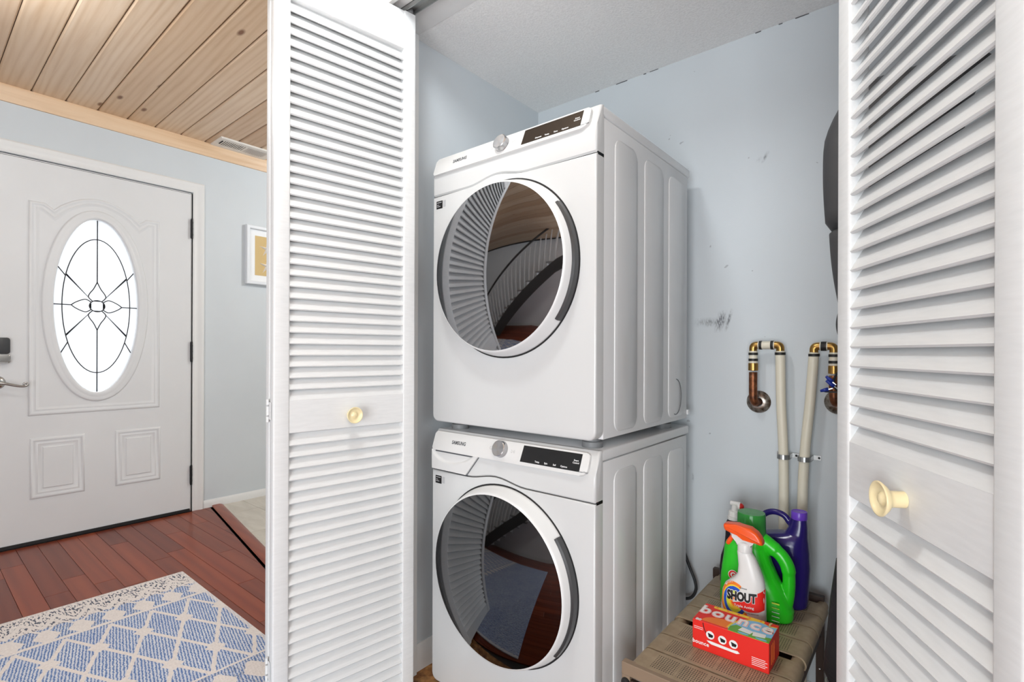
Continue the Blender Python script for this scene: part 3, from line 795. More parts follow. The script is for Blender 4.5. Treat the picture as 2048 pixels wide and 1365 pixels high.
# ---------------------------------------------------------------- stacked washer and dryer
AX0, AX1, AYF, AYC, AYB = -1.2145, -.6265, 1.078, 1.114, 1.692
def seam_path(T, gap):
    """outline of the console/door-panel joint with its hump over the door"""
    s = T-.1255+gap; pts = [(AX0, s), (-1.075, s)]
    for i in range(13):
        t = i/12; pts.append((-1.06+.22*t, s+.0155*(0.5-0.5*math.cos(2*PI*min(max(t, 0), 1)))))
    return pts + [(-.83, s), (AX1, s)]
def appliance(root, T, bottom, dome_mat, cz, washer):
    K = lambda name, bm, mat, sm=False, parent=root, label=None: put(name, bm, mat, parent, sm, label=label)
    zs = T-.028
    K('cabinet', mbox((AX0, AX1, AYC+.0012, AYB-.02, bottom, zs-.0012), bev=.003), MT['appl_lifted'], 40)
    K('top_panel', mbox((AX0-.0005, AX1+.0005, AYF+.030, AYB, zs+.0006, T), bev=.0055, seg=3), MT['appl_lifted'], 40)
    # embossed ribs on both sides
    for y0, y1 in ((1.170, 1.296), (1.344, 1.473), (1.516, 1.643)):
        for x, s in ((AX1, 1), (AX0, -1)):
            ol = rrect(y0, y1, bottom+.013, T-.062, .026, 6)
            K('embossed_rib', prism_x(ol, x+s*.0022, x-s*.001, .0028, 2), MT['appl_lifted'], 50)
    # lower front panel, its top edge following the hump, with the door opening left under the bezel
    r = .022
    low = [(AX0, bottom+r)] + [(AX0+r-r*math.cos(a), bottom+r-r*math.sin(a)) for a in (PI/8, PI/4, 3*PI/8)] + [(AX0+r, bottom), (AX1-r, bottom)] + \
          [(AX1-r+r*math.sin(a), bottom+r-r*math.cos(a)) for a in (PI/8, PI/4, 3*PI/8)] + [(AX1, bottom+r)]
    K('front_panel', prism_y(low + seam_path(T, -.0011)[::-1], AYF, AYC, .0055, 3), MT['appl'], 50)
    K('panel_gap', prism_y(seam_path(T, -.004) + seam_path(T, .004)[::-1], AYF+.006, AYC), MT['gasket'])
    # console body: leans back above the lip
    lip, lz = AYF, T-.062
    bm = B(); nx = 0
    sp = seam_path(T, .0011)
    rows = []
    prof = [(AYF+.0045, None), (AYF, .004), (AYF, lz), (AYF+.004, lz+.008), (AYF+.021, T-.004), (AYF+.026, T), (AYC, T)]
    grid = []
    for (px, pz) in sp:
        col = []
        for (yy, zz) in prof:
            z = pz if zz is None else (pz+.004 if zz == .004 else zz)
            col.append(bm.verts.new((px, yy, z)))
        col.append(bm.verts.new((px, AYC, pz))); grid.append(col)
    for i in range(len(grid)-1):
        for j in range(len(grid[0])): 
            k = (j+1) % len(grid[0]); bm.faces.new((grid[i][j], grid[i+1][j], grid[i+1][k], grid[i][k]))
    bm.faces.new(grid[0]); bm.faces.new(grid[-1][::-1])
    ed = [e for e in bm.edges if len(e.link_faces) == 2 and (abs(e.verts[0].co.x-e.verts[1].co.x) < 1e-6) and (abs(e.verts[0].co.x-AX0) < 1e-6 or abs(e.verts[0].co.x-AX1) < 1e-6)
          and max(v.co.y for v in e.verts) < AYC-.001]
    bmesh.ops.bevel(bm, geom=ed, offset=.006, segments=3, profile=.5, affect='EDGES')
    K('console', bm, MT['appl'], 35)
    # slanted white control plate standing proud of the console
    ex = Vector((1, 0, 0)); ey = Vector((0, .017, .050)).normalized(); nn = Vector((0, -ey.z, ey.y))
    O = Vector((0, AYF+.0035, lz+.004))
    def on(x, u, h=0.0): return tuple(O + ex*x + ey*u + nn*h)
    x0, x1 = AX0+.006, AX1-.020
    ol = rrect(x0, x1, -.006, .0525, .012, 6, (.006, .022, .010, .008))
    bm = B(); prism(bm, ol, lambda a, b: on(a, b, .0095), lambda a, b: on(a, b, -.006), .003, 2)
    pl = K('control_plate', bm, MT['plate'], 40)
    H = .0097
    # display
    ds = [(-.857, .0030), (-.670, .0030), (-.668, .0475), (-.853, .0475)]
    bm = B(); prism(bm, ds, lambda a, b: on(a, b, H+.0006), lambda a, b: on(a, b, H-.003)); K('display', bm, MT['disp'])
    Mx = lambda x, u, h: frame_m(on(x, u, H+h), ex, ey)
    words = ('Temp.', 'Spin', 'Soil', 'Options') if washer else ('Dryness', 'Temp.', 'Time', 'Options')
    for wd, x in zip(words, (-.800, -.772, -.745, -.716)):
        lettering('display_lettering', wd, .0062, MT['print_w'], root, Mx(x, .0095, .0007), extrude=.0002, offset=.00012)
    for wd, u in (('Smart', .0295), ('Control', .0235)):
        lettering('display_lettering', wd, .0058, MT['print_w'], root, Mx(-.683, u, .0007), extrude=.0002, offset=.00012)
    lettering('plate_lettering', 'SmartThings', .0050, MT['print_g'], root, Mx(-.657, .004, .0001), extrude=.0002)
    lettering('brand_lettering', 'SAMSUNG', .0148, MT['print_g'], root, Mx(-1.098, .024, .0001), extrude=.0003, offset=.0004, sx=.82, spacing=1.06)
    # power ring and play marks
    bm = B(); tube([on(-.968+.0045*math.cos(a), .027+.0045*math.sin(a), H) for a in [PI*.6+1.8*PI*i/16 for i in range(17)]], .0005, 5, bm=bm); K('power_mark', bm, MT['print_l'])
    bm = B(); tube([on(-.893, .030, H), on(-.893, .022, H), on(-.886, .026, H)], .0004, 5, True, bm=bm)
    for xx in (-.884, -.8815): tube([on(xx, .030, H), on(xx, .022, H)], .0004, 5, bm=bm)
    K('start_mark', bm, MT['print_l'])
    # jog dial
    c = on(-.930, .027, H); R = frame_m(c, ex, ey)
    bm = lathe([(0, .0165), (.0205, .0165), (.0222, .0150), (.0226, .0020), (.0235, 0)], (0, 0, 0), 'Z', 44)
    bm.transform(R); dl = K('dial', bm, MT['chrome_dial'], 30)
    # round door: bezel cone, smoked dome, dark grip
    C = (-.9195, 0, cz)
    K('door_gasket', lathe([(.2485, AYF+.003), (.2485, AYF-.0012), (.243, AYF-.0012), (.243, AYF+.003)], C, 'Y', 96), MT['gasket'])
    K('door_bezel', lathe([(.2440, AYF+.002), (.2440, AYF-.006), (.2425, AYF-.010), (.2385, AYF-.022), (.2335, AYF-.040), (.2310, AYF-.0445), (.2275, AYF-.0460), (.2265, AYF-.0430)], C, 'Y', 96), MT['bezel'], 50)
    dome = []
    r0, hgt = .2275, .034
    Rc = (r0*r0+hgt*hgt)/(2*hgt)
    for i in range(15):
        r = r0*i/14; dome.append((r, AYF-.0455-(math.sqrt(Rc*Rc-r*r)-(Rc-hgt))))
    dome.append((.2265, AYF-.040))
    K('door_glass', lathe(dome, C, 'Y', 96), dome_mat, 60)
    a = math.radians(38)
    bm = B()
    K('door_handle', lathe([(.2400, AYF+.001), (.2462, AYF-.0005), (.2462, AYF-.012), (.2450, AYF-.020), (.2405, AYF-.0235), (.2360, AYF-.0225)], C, 'Y', 40, -a, a, bm), MT['handle_d'], 40)
    # energy stickers
    K('energy_sticker', mbox((-1.198, -1.171, AYF-.0006, AYF, T-.166, T-.142)), MT['print_k'])
    for i, u in enumerate((.018, .011, .006)):
        K('sticker_print', mbox((-1.195, -1.195+(.020, .008, .014)[i], AYF-.0009, AYF-.0005, T-.166+u, T-.166+u+.002)), MT['print_l'])
    K('serial_sticker', mbox((-1.168, -1.157, AYF-.0006, AYF, T-.163, T-.143)), MT['print_l'])
    # feet
    for x in (AX0+.055, AX1-.050):
        for y in (AYF+.07, AYB-.10):
            K('foot', lathe([(.0, -.0002), (.021, -.0002), (.021, -.010), (.027, -.012), (.027, bottom_gap(root)), (0, bottom_gap(root))], (x, y, bottom), 'Z', 24), MT['foot'], 40)
    return on
def bottom_gap(root): return -root['foot_h']
m = M('radial_brushed_dial', (186, 186, 188), 0.22, 1.0); 
V.nt = m.nt; tc = m.node('ShaderNodeTexCoord')
m.b.inputs['Anisotropic'].default_value = 0.85; tg = m.node('ShaderNodeTangent', direction_type='RADIAL', axis='Y'); m.ln(tg.outputs[0], m.b.inputs['Tangent'])
MT['chrome_dial'] = m.m
MT['bezel'] = plain('white_door_bezel', (228, 229, 229), 0.18, 0.0)

WT, WB = .812, .026
ws = thing('washing_machine', (-.92, 1.38, 0), 'white front loading washer at the bottom of the stack', 'washing machine')
ws['foot_h'] = WB
appliance(ws, WT, WB, MT['glass_w'], .437, True)
# detergent drawer under the washer's control plate: scooped pull below the lip
zs = WT-.062
ol = [(AX0+.004, zs-.058), (-1.062, zs-.060), (-1.012, zs+.000), (AX0+.004, zs+.004)]
put('drawer_gap', prism_y([(p[0]+dx, p[1]+dz) for p, (dx, dz) in zip(ol, ((-.002, -.0015), (.001, -.0015), (.002, 0), (-.002, 0)))], AYF-.0006, AYF+.004), MT['print_g'], ws)
bm = B(); G = []; nu, nv = 34, 14; xl_ = AX0+.005
def drawer_y(u, v):
    # scooped pull under the lip: a crescent hollow, deepest at the top
    e_ = 1-((u-.46)/.44)**2; w_ = .62*max(0.0, e_)**.5
    k = min(1.0, max(0.0, (v-(1-w_))/.10)) if e_ > 0 else 0.0
    return AYF-.0060+.0056*k*k*(3-2*k)-.0006*math.sin(PI*v)
for j in range(nv*2+1):
    v_ = j/(nv*2); xr_ = -1.062+.050*v_; z_ = zs-.0585+.0600*v_; rowp = []
    for i in range(nu+1):
        u_ = i/nu; rowp.append(bm.verts.new((xl_+(xr_-xl_)*u_, drawer_y(u_, v_), z_)))
    G.append(rowp)
for j in range(nv*2):
    for i in range(nu): bm.faces.new((G[j][i], G[j][i+1], G[j+1][i+1], G[j+1][i]))
rim = G[0] + [r_[-1] for r_ in G[1:]] + G[-1][::-1][1:] + [r_[0] for r_ in G[::-1][1:-1]]
bk = [bm.verts.new((q.co.x, AYF+.003, q.co.z)) for q in rim]
for i in range(len(rim)): bm.faces.new((rim[i], bk[i], bk[(i+1) % len(rim)], rim[(i+1) % len(rim)]))
put('detergent_drawer', bm, MT['plate'], ws, 60)
DT, DB = 1.668, .8385
ds_ = thing('clothes_dryer', (-.92, 1.38, WT), 'white dryer stacked on top of the washer', 'dryer')
ds_['foot_h'] = DB-WT
appliance(ds_, DT, DB, MT['glass_d'], 1.287, False)
# round exhaust knock-out on the dryer side
put('exhaust_knockout', tube([(AX1+.0024, 1.573+.044*math.cos(a), .916+.056*math.sin(a)) for a in [-1.9+3.4*i/20 for i in range(21)]], .0012, 6), MT['print_g'], ds_)
put('leveling_tab', mbox((AX1-.012, AX1+.004, AYB-.02, AYB-.004, DB+.012, DB+.028)), MT['appl_lifted'], ds_)
del ws['foot_h'], ds_['foot_h']
# washer power cord looping behind
cp = catmull([(-.74, 1.735, .58), (-.70, 1.735, .47), (-.664, 1.735, .385), (-.640, 1.735, .325), (-.620, 1.735, .278), (-.617, 1.735, .245), (-.636, 1.735, .214), (-.675, 1.735, .205), (-.74, 1.735, .21)], 6)
co = put('power_cord', tube(cp, .0052, 8), MT['cord'], ws, True)
# dryer/washer hoses etc. hidden behind the cabinets are left out

# ---------------------------------------------------------------- closet: pipes on the back wall
PY = 1.722
def pipe_run(label, xa, xb, zt, z_esc, low, blue=False):
    """copper riser out of the wall at xa, brass elbows over to xb, cream pipe down through the points of low"""
    r = thing('water_pipe', (xa, CY1, z_esc), label, 'pipe', 'water pipes on the closet wall')
    put('escutcheon', lathe([(.036, 0), (.036, -.003), (.030, -.010), (.020, -.014), (.015, -.0145), (.015, 0)], (xa+.006, CY1, z_esc), 'Y', 36), MT['worn'], r, 40)
    rp = catmull([(xa+.006, CY1-.002, z_esc), (xa+.004, PY+.010, z_esc), (xa+.001, PY, z_esc+.014), (xa, PY, z_esc+.04), (xa, PY, zt-.085)], 6)
    put('copper_riser', tube(rp, .0125, 14), MT['copper'], r, True)
    put('brass_union', lathe([(.0125, -.012), (.0145, -.011), (.0145, .011), (.0125, .012)], (xa, PY, zt-.068), 'Z', 24), MT['brass'], r, 30)
    put('pipe_sleeve', tube([(xa, PY, zt-.056), (xa, PY, zt-.018)], .0125, 16), MT['pvc'], r, 40)
    s = 1 if xb > xa else -1
    for a, d in ((xa, s), (xb, -s)):
        cp = catmull([(a, PY, zt-.020), (a, PY, zt-.008), (a+d*.003, PY, zt-.002), (a+d*.010, PY, zt), (a+d*.020, PY, zt)], 5)
        put('brass_elbow', tube(cp, .0115, 14), MT['brass'], r, 40)
    put('pipe_sleeve', tube([(xa+s*.015, PY, zt), (xb-s*.015, PY, zt)], .0125, 16), MT['pvc'], r, 40)
    lp = catmull([(xb, PY, zt-.018)]+low, 4)
    put('cream_pipe', tube(lp, .0138, 16), MT['pvc'], r, True)
    ringp = [((xa, zt-.027), 'Z'), ((xa, zt-.046), 'Z'), ((xb, zt-.026), 'Z'), ((xa+s*.022, zt), 'X'), ((xb-s*.022, zt), 'X')]
    for (px_, pz_), ax in ringp:
        R = .0138 if px_ != xb else .0150
        bm = lathe([(R-.002, -.004), (R, -.0038), (R, .0038), (R-.002, .004)], (px_, PY, pz_), ax, 24)
        put('crimp_ring', bm, MT['ring_k'], r, 40)
    return r
pipe_run('cream supply pipe whose copper riser stands left of the two, under a brass elbow', -.434, -.357, 1.080, .899, [(-.354, PY, .90), (-.347, PY, .74), (-.346, PY, .52), (-.346, PY, .0)])
pipe_run('cream supply pipe leaning towards the bifold, its copper riser by the blue tipped clips', -.217, -.267, 1.076, .912, [(-.276, PY, .92), (-.291, PY, .743), (-.296, PY, .56), (-.297, PY, .0)])
br_ = thing('pipe_bracket', (-.315, CY1, .74), 'galvanised strap bracket clamping both cream pipes to the wall', 'bracket')
bm = B(); pts = [(-.374, CY1-.002), (-.362, CY1-.002)]
def over(c): return [(c+.0165*math.cos(a), PY-.0165*math.sin(a)) for a in [PI-PI*i/10 for i in range(11)]]
strip = pts + [(-.3635, PY)] + over(-.347) + [(-.3305, CY1-.006), (-.3075, CY1-.006)] + over(-.291) + [(-.2745, CY1-.002), (-.254, CY1-.002)]
for i in range(len(strip)-1):
    a, b = strip[i], strip[i+1]; d = Vector((b[0]-a[0], b[1]-a[1])); n = Vector((-d.y, d.x)).normalized()*.0012
    q = [(a[0]-n.x, a[1]-n.y), (b[0]-n.x, b[1]-n.y), (b[0]+n.x, b[1]+n.y), (a[0]+n.x, a[1]+n.y)]
    prism_z(q, .7335, .7475, bm=bm)
put('strap', bm, MT['galv'], br_)
for x in (-.369, -.319, -.259):
    yy = CY1-.003 if x != -.319 else CY1-.0075
    put('screw', lathe([(0, -.0025), (.003, -.002), (.0035, 0)], (x, yy, .7405), 'Y', 10), MT['black_m'], br_)
# blue-tipped spring clips hung on the right riser
cl = thing('clip_cluster', (-.217, 1.70, .965), 'cluster of blue tipped spring clips hanging on a copper riser', 'clips')
put('wire', tube(catmull([(-.192, 1.700, 1.015), (-.205, 1.696, 1.000), (-.212, 1.694, .985), (-.215, 1.694, .965), (-.204, 1.694, .950)], 5), .0028, 8), MT['black_m'], cl, True)
put('arm', mbox((-.236, -.190, 1.690, 1.696, .9435, .9475)), MT['black_m'], cl)
for p, q in (((-.216, 1.690, .974), (-.232, 1.688, .990)), ((-.212, 1.688, .962), (-.231, 1.684, .978)), ((-.226, 1.691, .953), (-.246, 1.689, .947))):
    pth = [Vector(p), Vector(p).lerp(Vector(q), .5), Vector(q)]
    put('blue_tip', tube(pth, [.0058, .0052, .0034], 10), MT['blue_p'], cl, True)
    put('prong', tube([Vector(p), Vector(p)+(Vector(p)-Vector(q))*.5], .0022, 6), MT['silver'], cl)

# ---------------------------------------------------------------- padded things hidden behind the right bifold
vm = thing('padded_mat', (-.05, 1.33, 0), 'dark grey vinyl padded mat standing folded behind the louvered bifold', 'mat')
def pad(xl, z0, z1, tp=.012):
    secs = []; n = 14
    for i in range(n+1):
        t = i/n; z = z0+(z1-z0)*t; b = min(1.0, 3.2*math.sin(PI*t)**.6) if 0 < t < 1 else 0
        x = xl(t); secs.append((z, x+tp*(1-b), x+.24-.03*(1-b), .020+.035*b))
    return loft(secs, 24, 2.6, yc=1.335)
put('upper_pad', pad(lambda t: -.181-.010*math.sin(PI*min(1, t*.9+.1))+.050*max(0, (t-.6)/.4)**1.6, 1.326, 1.640), MT['vinyl'], vm, True)
put('middle_pad', pad(lambda t: -.158-.021*t-.004*math.sin(PI*t), 1.150, 1.334), MT['vinyl'], vm, True)
put('lower_pad', pad(lambda t: -.158-.007*math.sin(PI*t), 1.085, 1.156, .02), MT['vinyl'], vm, True)
put('pad_stack', pad(lambda t: -.13-.01*t, .55, 1.09), MT['vinyl'], vm, True)
put('foot_pad', pad(lambda t: -.12, .0, .555), MT['vinyl'], vm, True)
bg_ = thing('duffel_bag', (-.05, 1.255, 0), 'black nylon bag edge showing low beside the half folded bifold', 'bag')
put('bag_body', loft([(.0, -.150, .10, .03), (.03, -.160, .12, .045), (.33, -.162, .12, .05), (.395, -.160, .12, .05), (.415, -.170, .12, .05), (.46, -.166, .12, .05), (.56, -.158, .12, .04), (.64, -.148, .10, .02)], 24, 3, yc=1.215), MT['black_f'], bg_, 50)
put('strap', tube(catmull([(-.162, 1.20, .395), (-.150, 1.165, .400), (-.10, 1.155, .41), (.0, 1.155, .42)], 5), .0035, 6), MT['foot'], bg_)

# ---------------------------------------------------------------- slatted resin bench
BZ = .350
m = M('perforated_brown_resin', (142, 122, 96), 0.45); V.nt = m.nt
tc = m.node('ShaderNodeTexCoord'); sx = m.node('ShaderNodeSeparateXYZ'); m.ln(tc.outputs['Object'], sx.inputs[0])
X_, Y_, Z_ = V(sx.outputs[0]), V(sx.outputs[1]), V(sx.outputs[2])
fx = ((X_/.0052).fract()-.5).abs(); fy = ((Y_/.0070).fract()-.5).abs()
hole = (fx < .23)*(fy < .26)*(Y_.abs() < .0300)*((X_+.3765).abs() < .118)*(Z_ > -.004)
grp = (((X_+.3765)/.058).fract() > .10)
nz = m.noise(m.coord(), 30, 4)
base = m.ramp(nz, [(0.3, (150, 132, 108)), (0.7, (172, 154, 128))])
m.color(m.mix(hole*grp, base, (54, 44, 34))); m.bump(1.0-(hole*grp).x if False else (1.0-hole*grp), .5, .002); MT['resin'] = m.m
MT['resin_p'] = plain('brown_resin', (164, 146, 120), 0.42)
MT['bench_m'] = plain('brown_painted_steel', (142, 122, 102), 0.45)
MT['bench_d'] = plain('dark_brown_painted_steel', (62, 46, 38), 0.5)
bn = thing('slatted_bench', (-.385, 1.41, 0), 'low brown slatted bench with perforated slats beside the washer', 'bench')
RL, RR, RZ, RRd = -.5145, -.2385, .3315, .0150
for x in (RL, RR): put('side_rail', tube([(x, 1.072, RZ), (x, 1.690, RZ)], RRd, 16), MT['resin_p'], bn, 40)
def slat_sec():
    ro, ri = .0187, .0152; pts = []
    for i in range(11): a = math.radians(215-125*i/10); pts.append((RL+ro*math.cos(a), ro*math.sin(a)))
    for i in range(11): a = math.radians(90-125*i/10); pts.append((RR+ro*math.cos(a), ro*math.sin(a)))
    inn = []
    for i in range(11): a = math.radians(-35+125*i/10); inn.append((RR+ri*math.cos(a), ri*math.sin(a)))
    for i in range(11): a = math.radians(90+125*i/10); inn.append((RL+ri*math.cos(a), ri*math.sin(a)))
    return pts+inn
bs = prism(B(), slat_sec(), lambda a, b: (a, -.0378, b), lambda a, b: (a, .0378, b))
bmesh.ops.triangulate(bs, faces=[f for f in bs.faces if len(f.verts) > 4])
BSL = to_mesh(bs, 'slat', 40); BSL.materials.append(MT['resin'])
for yc in (1.1075, 1.1895, 1.2710, 1.3745, 1.4560, 1.5375, 1.6190):
    o = put('slat', BSL, None, bn, local=True); o.location = Vector((0, yc, RZ))-Vector(bn.location)
# end frames: flat bars with legs
for yy, mat, h in ((1.066, MT['bench_m'], 0), (1.694, MT['bench_d'], .008)):
    put('end_bar', mbox((RL-.030, RR+.004, yy-.009, yy+.009, .322+h, .350+h), bev=.0015), mat, bn)
    for x in (RL-.030, RR-.016):
        put('leg', mbox((x, x+.020, yy-.008, yy+.008, 0, .322+h), bev=.0015), mat, bn)
    put('brace', mbox((RL-.012, RR-.014, yy-.005, yy+.005, .292, .312), bev=.001), MT['bench_d'], bn)
put('side_brace', mbox((RR-.012, RR-.004, 1.075, 1.686, .235, .262), bev=.001), MT['bench_d'], bn)
put('cross_bar', mbox((RL+.004, RR-.004, 1.325, 1.400, .318, .325), bev=.001), MT['bench_d'], bn)
put('leg_cap', lathe([(0, -.007), (.0085, -.0065), (.0105, -.003), (.0105, 0)], (RL-.0195, 1.058, .306), 'Y', 20), MT['gasket'], bn, 40)
for z in (.246, .15): put('rivet', lathe([(0, -.003), (.003, -.002), (.004, 0)], (RR-.006, 1.686, z), 'Y', 10), MT['silver'], bn)

# ---------------------------------------------------------------- things on the bench
def decal(name, poly, mat, parent, f, h=.0004):
    """thin printed patch; f(a, b, h) -> 3-D point h above the printed face"""
    bm = B(); prism(bm, poly, lambda a, b: f(a, b, h), lambda a, b: f(a, b, -.0003))
    bmesh.ops.triangulate(bm, faces=[q for q in bm.faces if len(q.verts) > 4])
    return put(name, bm, mat, parent)
def circ(cx, cy, r, n=20, a0=0, a1=360, ry=None):
    return [(cx+r*math.cos(math.radians(a0+(a1-a0)*i/n)), cy+(ry or r)*math.sin(math.radians(a0+(a1-a0)*i/n))) for i in range(n+(a1-a0 < 360))]
# red dryer-sheet box
bx = thing('dryer_sheet_box', (-.356, 1.268, BZ), 'red cardboard box of dryer sheets lying on the bench', 'box')
x0, x1, y0, y1, z1 = -.4405, -.2725, 1.2185, 1.3150, BZ+.068
put('carton', mbox((x0, x1, y0, y1, BZ+.0006, z1), bev=.0008, seg=1), MT['c_red'], bx)
ft = lambda a, b, h: (a, b, z1+h); ff = lambda a, b, h: (a, y0-h, b); fs = lambda a, b, h: (x1+h, a, b)
decal('orange_glow', circ(-.372, 1.226, .050, 24, 0, 180, .035), MT['c_orange'], bx, ft, .0003)
arc = [(x1-.0006, y0+.0006), (x1-.0006, y1-.018)] + [(-.310+.052*math.cos(a), 1.222+.078*math.sin(a)) for a in [PI*.36+PI*.62*i/14 for i in range(15)]]
decal('rainbow_edge', [(p[0]-.004 if i > 1 else p[0], p[1]+(.004 if i > 0 else 0)) for i, p in enumerate(arc)], MT['c_yellow'], bx, ft, .0005)
decal('sky_picture', arc, MT['c_sky'], bx, ft, .0007)
decal('meadow_picture', [(x1-.0006, y0+.0006), (x1-.0006, 1.243)] + [(-.285, 1.240), (-.315, 1.244), (-.350, 1.254), (-.3605, 1.240), (-.3600, y0+.0006)], MT['c_grass'], bx, ft, .0009)
for cx_, cy_, a in ((-.326, 1.240, -8), (-.298, 1.240, 12)):
    ca, sa = math.cos(math.radians(a)), math.sin(math.radians(a))
    decal('sheet_picture', [(cx_+u*ca-w_*sa, cy_+u*sa+w_*ca) for u, w_ in ((-.014, -.009), (.012, -.008), (.014, .008), (-.012, .010))], MT['c_white'], bx, ft, .0011)
for cx_ in (-.328, -.290): decal('blue_badge', circ(cx_, 1.2245, .012, 16, 0, 360, .0036), MT['c_sky'], bx, ft, .0012)
decal('yellow_strip', rrect(-.418, -.302, 1.3015, 1.3125, .004, 3), MT['c_yellow'], bx, ft)
for k in range(5): decal('strip_mark', circ(-.410+.025*k, 1.307, .0028, 8), MT['c_orange'], bx, ft, .0008)
MO = lambda x, y, h: frame_m((x, y, z1+h), (1, 0, 0), (0, 1, 0))
lettering('logo_outline', 'bounce', .055, MT['c_white'], bx, MO(-.358, 1.277, .0012), extrude=.0002, offset=.0028, spacing=1.14, sx=.90)
lettering('logo_keyline', 'bounce', .055, MT['c_red'], bx, MO(-.358, 1.277, .0015), extrude=.0002, offset=.0019, spacing=1.14, sx=.90)
lettering('logo_lettering', 'bounce', .055, MT['c_white'], bx, MO(-.358, 1.277, .0018), extrude=.0002, offset=.0011, spacing=1.14, sx=.90)
lettering('count_lettering', '80', .013, MT['c_white'], bx, MO(-.428, 1.2235, .0005), extrude=.0002, offset=.0005)
MF = lambda x, z, h: frame_m((x, y0-h, z), (1, 0, 0), (0, 0, 1))
lettering('logo_lettering', 'bounce', .0125, MT['c_white'], bx, MF(-.421, BZ+.017, .0004), extrude=.0002, offset=.00025, spacing=1.05)
for k, (cx_, cz_) in enumerate(((-.399, .0420), (-.3715, .0405), (-.347, .0395))):
    decal('icon_disc', circ(cx_, BZ+cz_, .0095), MT['c_white'], bx, ff)
    decal('icon_mark', [(cx_-.0055, BZ+cz_+.0045), (cx_-.0030, BZ+cz_-.0050), (cx_+.0055, BZ+cz_-.0045), (cx_+.0070, BZ+cz_+.0015), (cx_+.0010, BZ+cz_+.0030)], MT['print_k'], bx, ff, .0007)
decal('white_swash', [(-.407, BZ+.0275), (-.400, BZ+.0285), (-.350, BZ+.0265), (-.338, BZ+.0275), (-.3330, BZ+.0235), (-.340, BZ+.0205), (-.396, BZ+.0215), (-.403, BZ+.0240)], MT['c_white'], bx, ff, .0005)
for k in range(5): decal('small_print', [(-.308, BZ+.026-.004*k), (-.308+.028+.004*(k % 2), BZ+.026-.004*k), (-.308+.028+.004*(k % 2), BZ+.0272-.004*k), (-.308, BZ+.0272-.004*k)], MT['c_white'], bx, ff)
for k in range(2): decal('small_print', [(-.437, BZ+.052-.004*k), (-.416, BZ+.052-.004*k), (-.416, BZ+.053-.004*k), (-.437, BZ+.053-.004*k)], MT['c_white'], bx, ff)
decal('tear_line', [(-.415, BZ+.066), (-.412, BZ+.052), (-.403, BZ+.036), (-.3995, BZ+.030), (-.401, BZ+.030), (-.405, BZ+.036), (-.414, BZ+.052), (-.417, BZ+.066)], MT['print_k'], bx, ff, .0003)
decal('torn_edge', [(-.290, 1.313), (-.292, 1.300), (-.288, 1.288), (-.294, 1.270), (-.298, 1.262), (-.2965, 1.262), (-.291, 1.271), (-.285, 1.288), (-.288, 1.300), (-.286, 1.313)], MT['tan_art'], bx, ft, .0020)
for k in range(3): decal('side_print', [(1.240+.012*k, BZ+.012), (1.242+.012*k, BZ+.012), (1.242+.012*k, BZ+.056), (1.240+.012*k, BZ+.056)], MT['c_orange'], bx, fs)

# stain-remover spray bottle
sh = thing('spray_bottle', (-.372, 1.385, BZ), 'white stain remover spray bottle with orange trigger head behind the red box', 'spray bottle')
SY = 1.385
SEC = [(.3505, -.421, -.320, .024), (.356, -.4245, -.3165, .027), (.390, -.4245, -.3165, .0275), (.440, -.4205, -.3175, .0275), (.457, -.414, -.3185, .0270), (.467, -.404, -.3190, .0262), (.479, -.391, -.3210, .0250),
       (.492, -.383, -.3245, .0240), (.513, -.3815, -.3325, .0215), (.535, -.3835, -.342, .0180), (.546, -.3850, -.3495, .0160), (.550, -.3830, -.3510, .0150)]
put('bottle_body', loft(SEC, 40, 2.5, yc=SY), MT['white_p'], sh, 60)
def ssurf(x, z, h):
    for a, b in zip(SEC, SEC[1:]):
        if a[0] <= z <= b[0]:
            t = (z-a[0])/(b[0]-a[0]); xl, xr, d = [a[i]+(b[i]-a[i])*t for i in (1, 2, 3)]; break
    else: xl, xr, d = SEC[0][1:4]
    c, r = (xl+xr)/2, (xr-xl)/2; u = min(abs((x-c)/r), .999)
    return (x, SY-d*(1-u**2.5)**(1/2.5)-h, z)
def wrap(name, bm, mat, parent, h):
    """bm: flat shape in (x, z) given as (x, 0, z); subdivide and lay on the bottle face"""
    for _ in range(2): bmesh.ops.subdivide_edges(bm, edges=[e for e in bm.edges if e.calc_length() > .006], cuts=1, use_grid_fill=True)
    bmesh.ops.triangulate(bm, faces=bm.faces)
    for v_ in bm.verts: v_.co = ssurf(v_.co.x, v_.co.z, h)
    return put(name, bm, mat, parent)
def band(c, a0, a1, rx0, rz0, rx1, rz1, n=30):
    bm = B(); R0 = []; R1 = []
    for i in range(n+1):
        a = math.radians(a0+(a1-a0)*i/n)
        R0.append(bm.verts.new((c[0]+rx0*math.cos(a), 0, c[1]+rz0*math.sin(a)))); R1.append(bm.verts.new((c[0]+rx1*math.cos(a), 0, c[1]+rz1*math.sin(a))))
    for i in range(n): bm.faces.new((R0[i], R0[i+1], R1[i+1], R1[i]))
    return bm
sc_c = (-.385, .424)
for r0, r1, mt, nm, hh in ((.034, .041, 'c_orange', 'orange_swirl', .0004), (.031, .035, 'c_yellow', 'yellow_swirl', .0005), (.023, .032, 'c_blue', 'blue_swirl', .0006), (.017, .0235, 'c_lime', 'lime_swirl', .0007), (.010, .0175, 'c_yellow', 'yellow_swirl', .0008), (.004, .0105, 'c_orange', 'orange_swirl', .0009)):
    wrap(nm, band(sc_c, 62, 330, r0*.88, r0*1.16, r1*.88, r1*1.16), MT[mt], sh, hh)
def flatpoly(pts):
    bm = B(); bm.faces.new([bm.verts.new((p[0], 0, p[1])) for p in pts]); bmesh.ops.triangulate(bm, faces=bm.faces); return bm
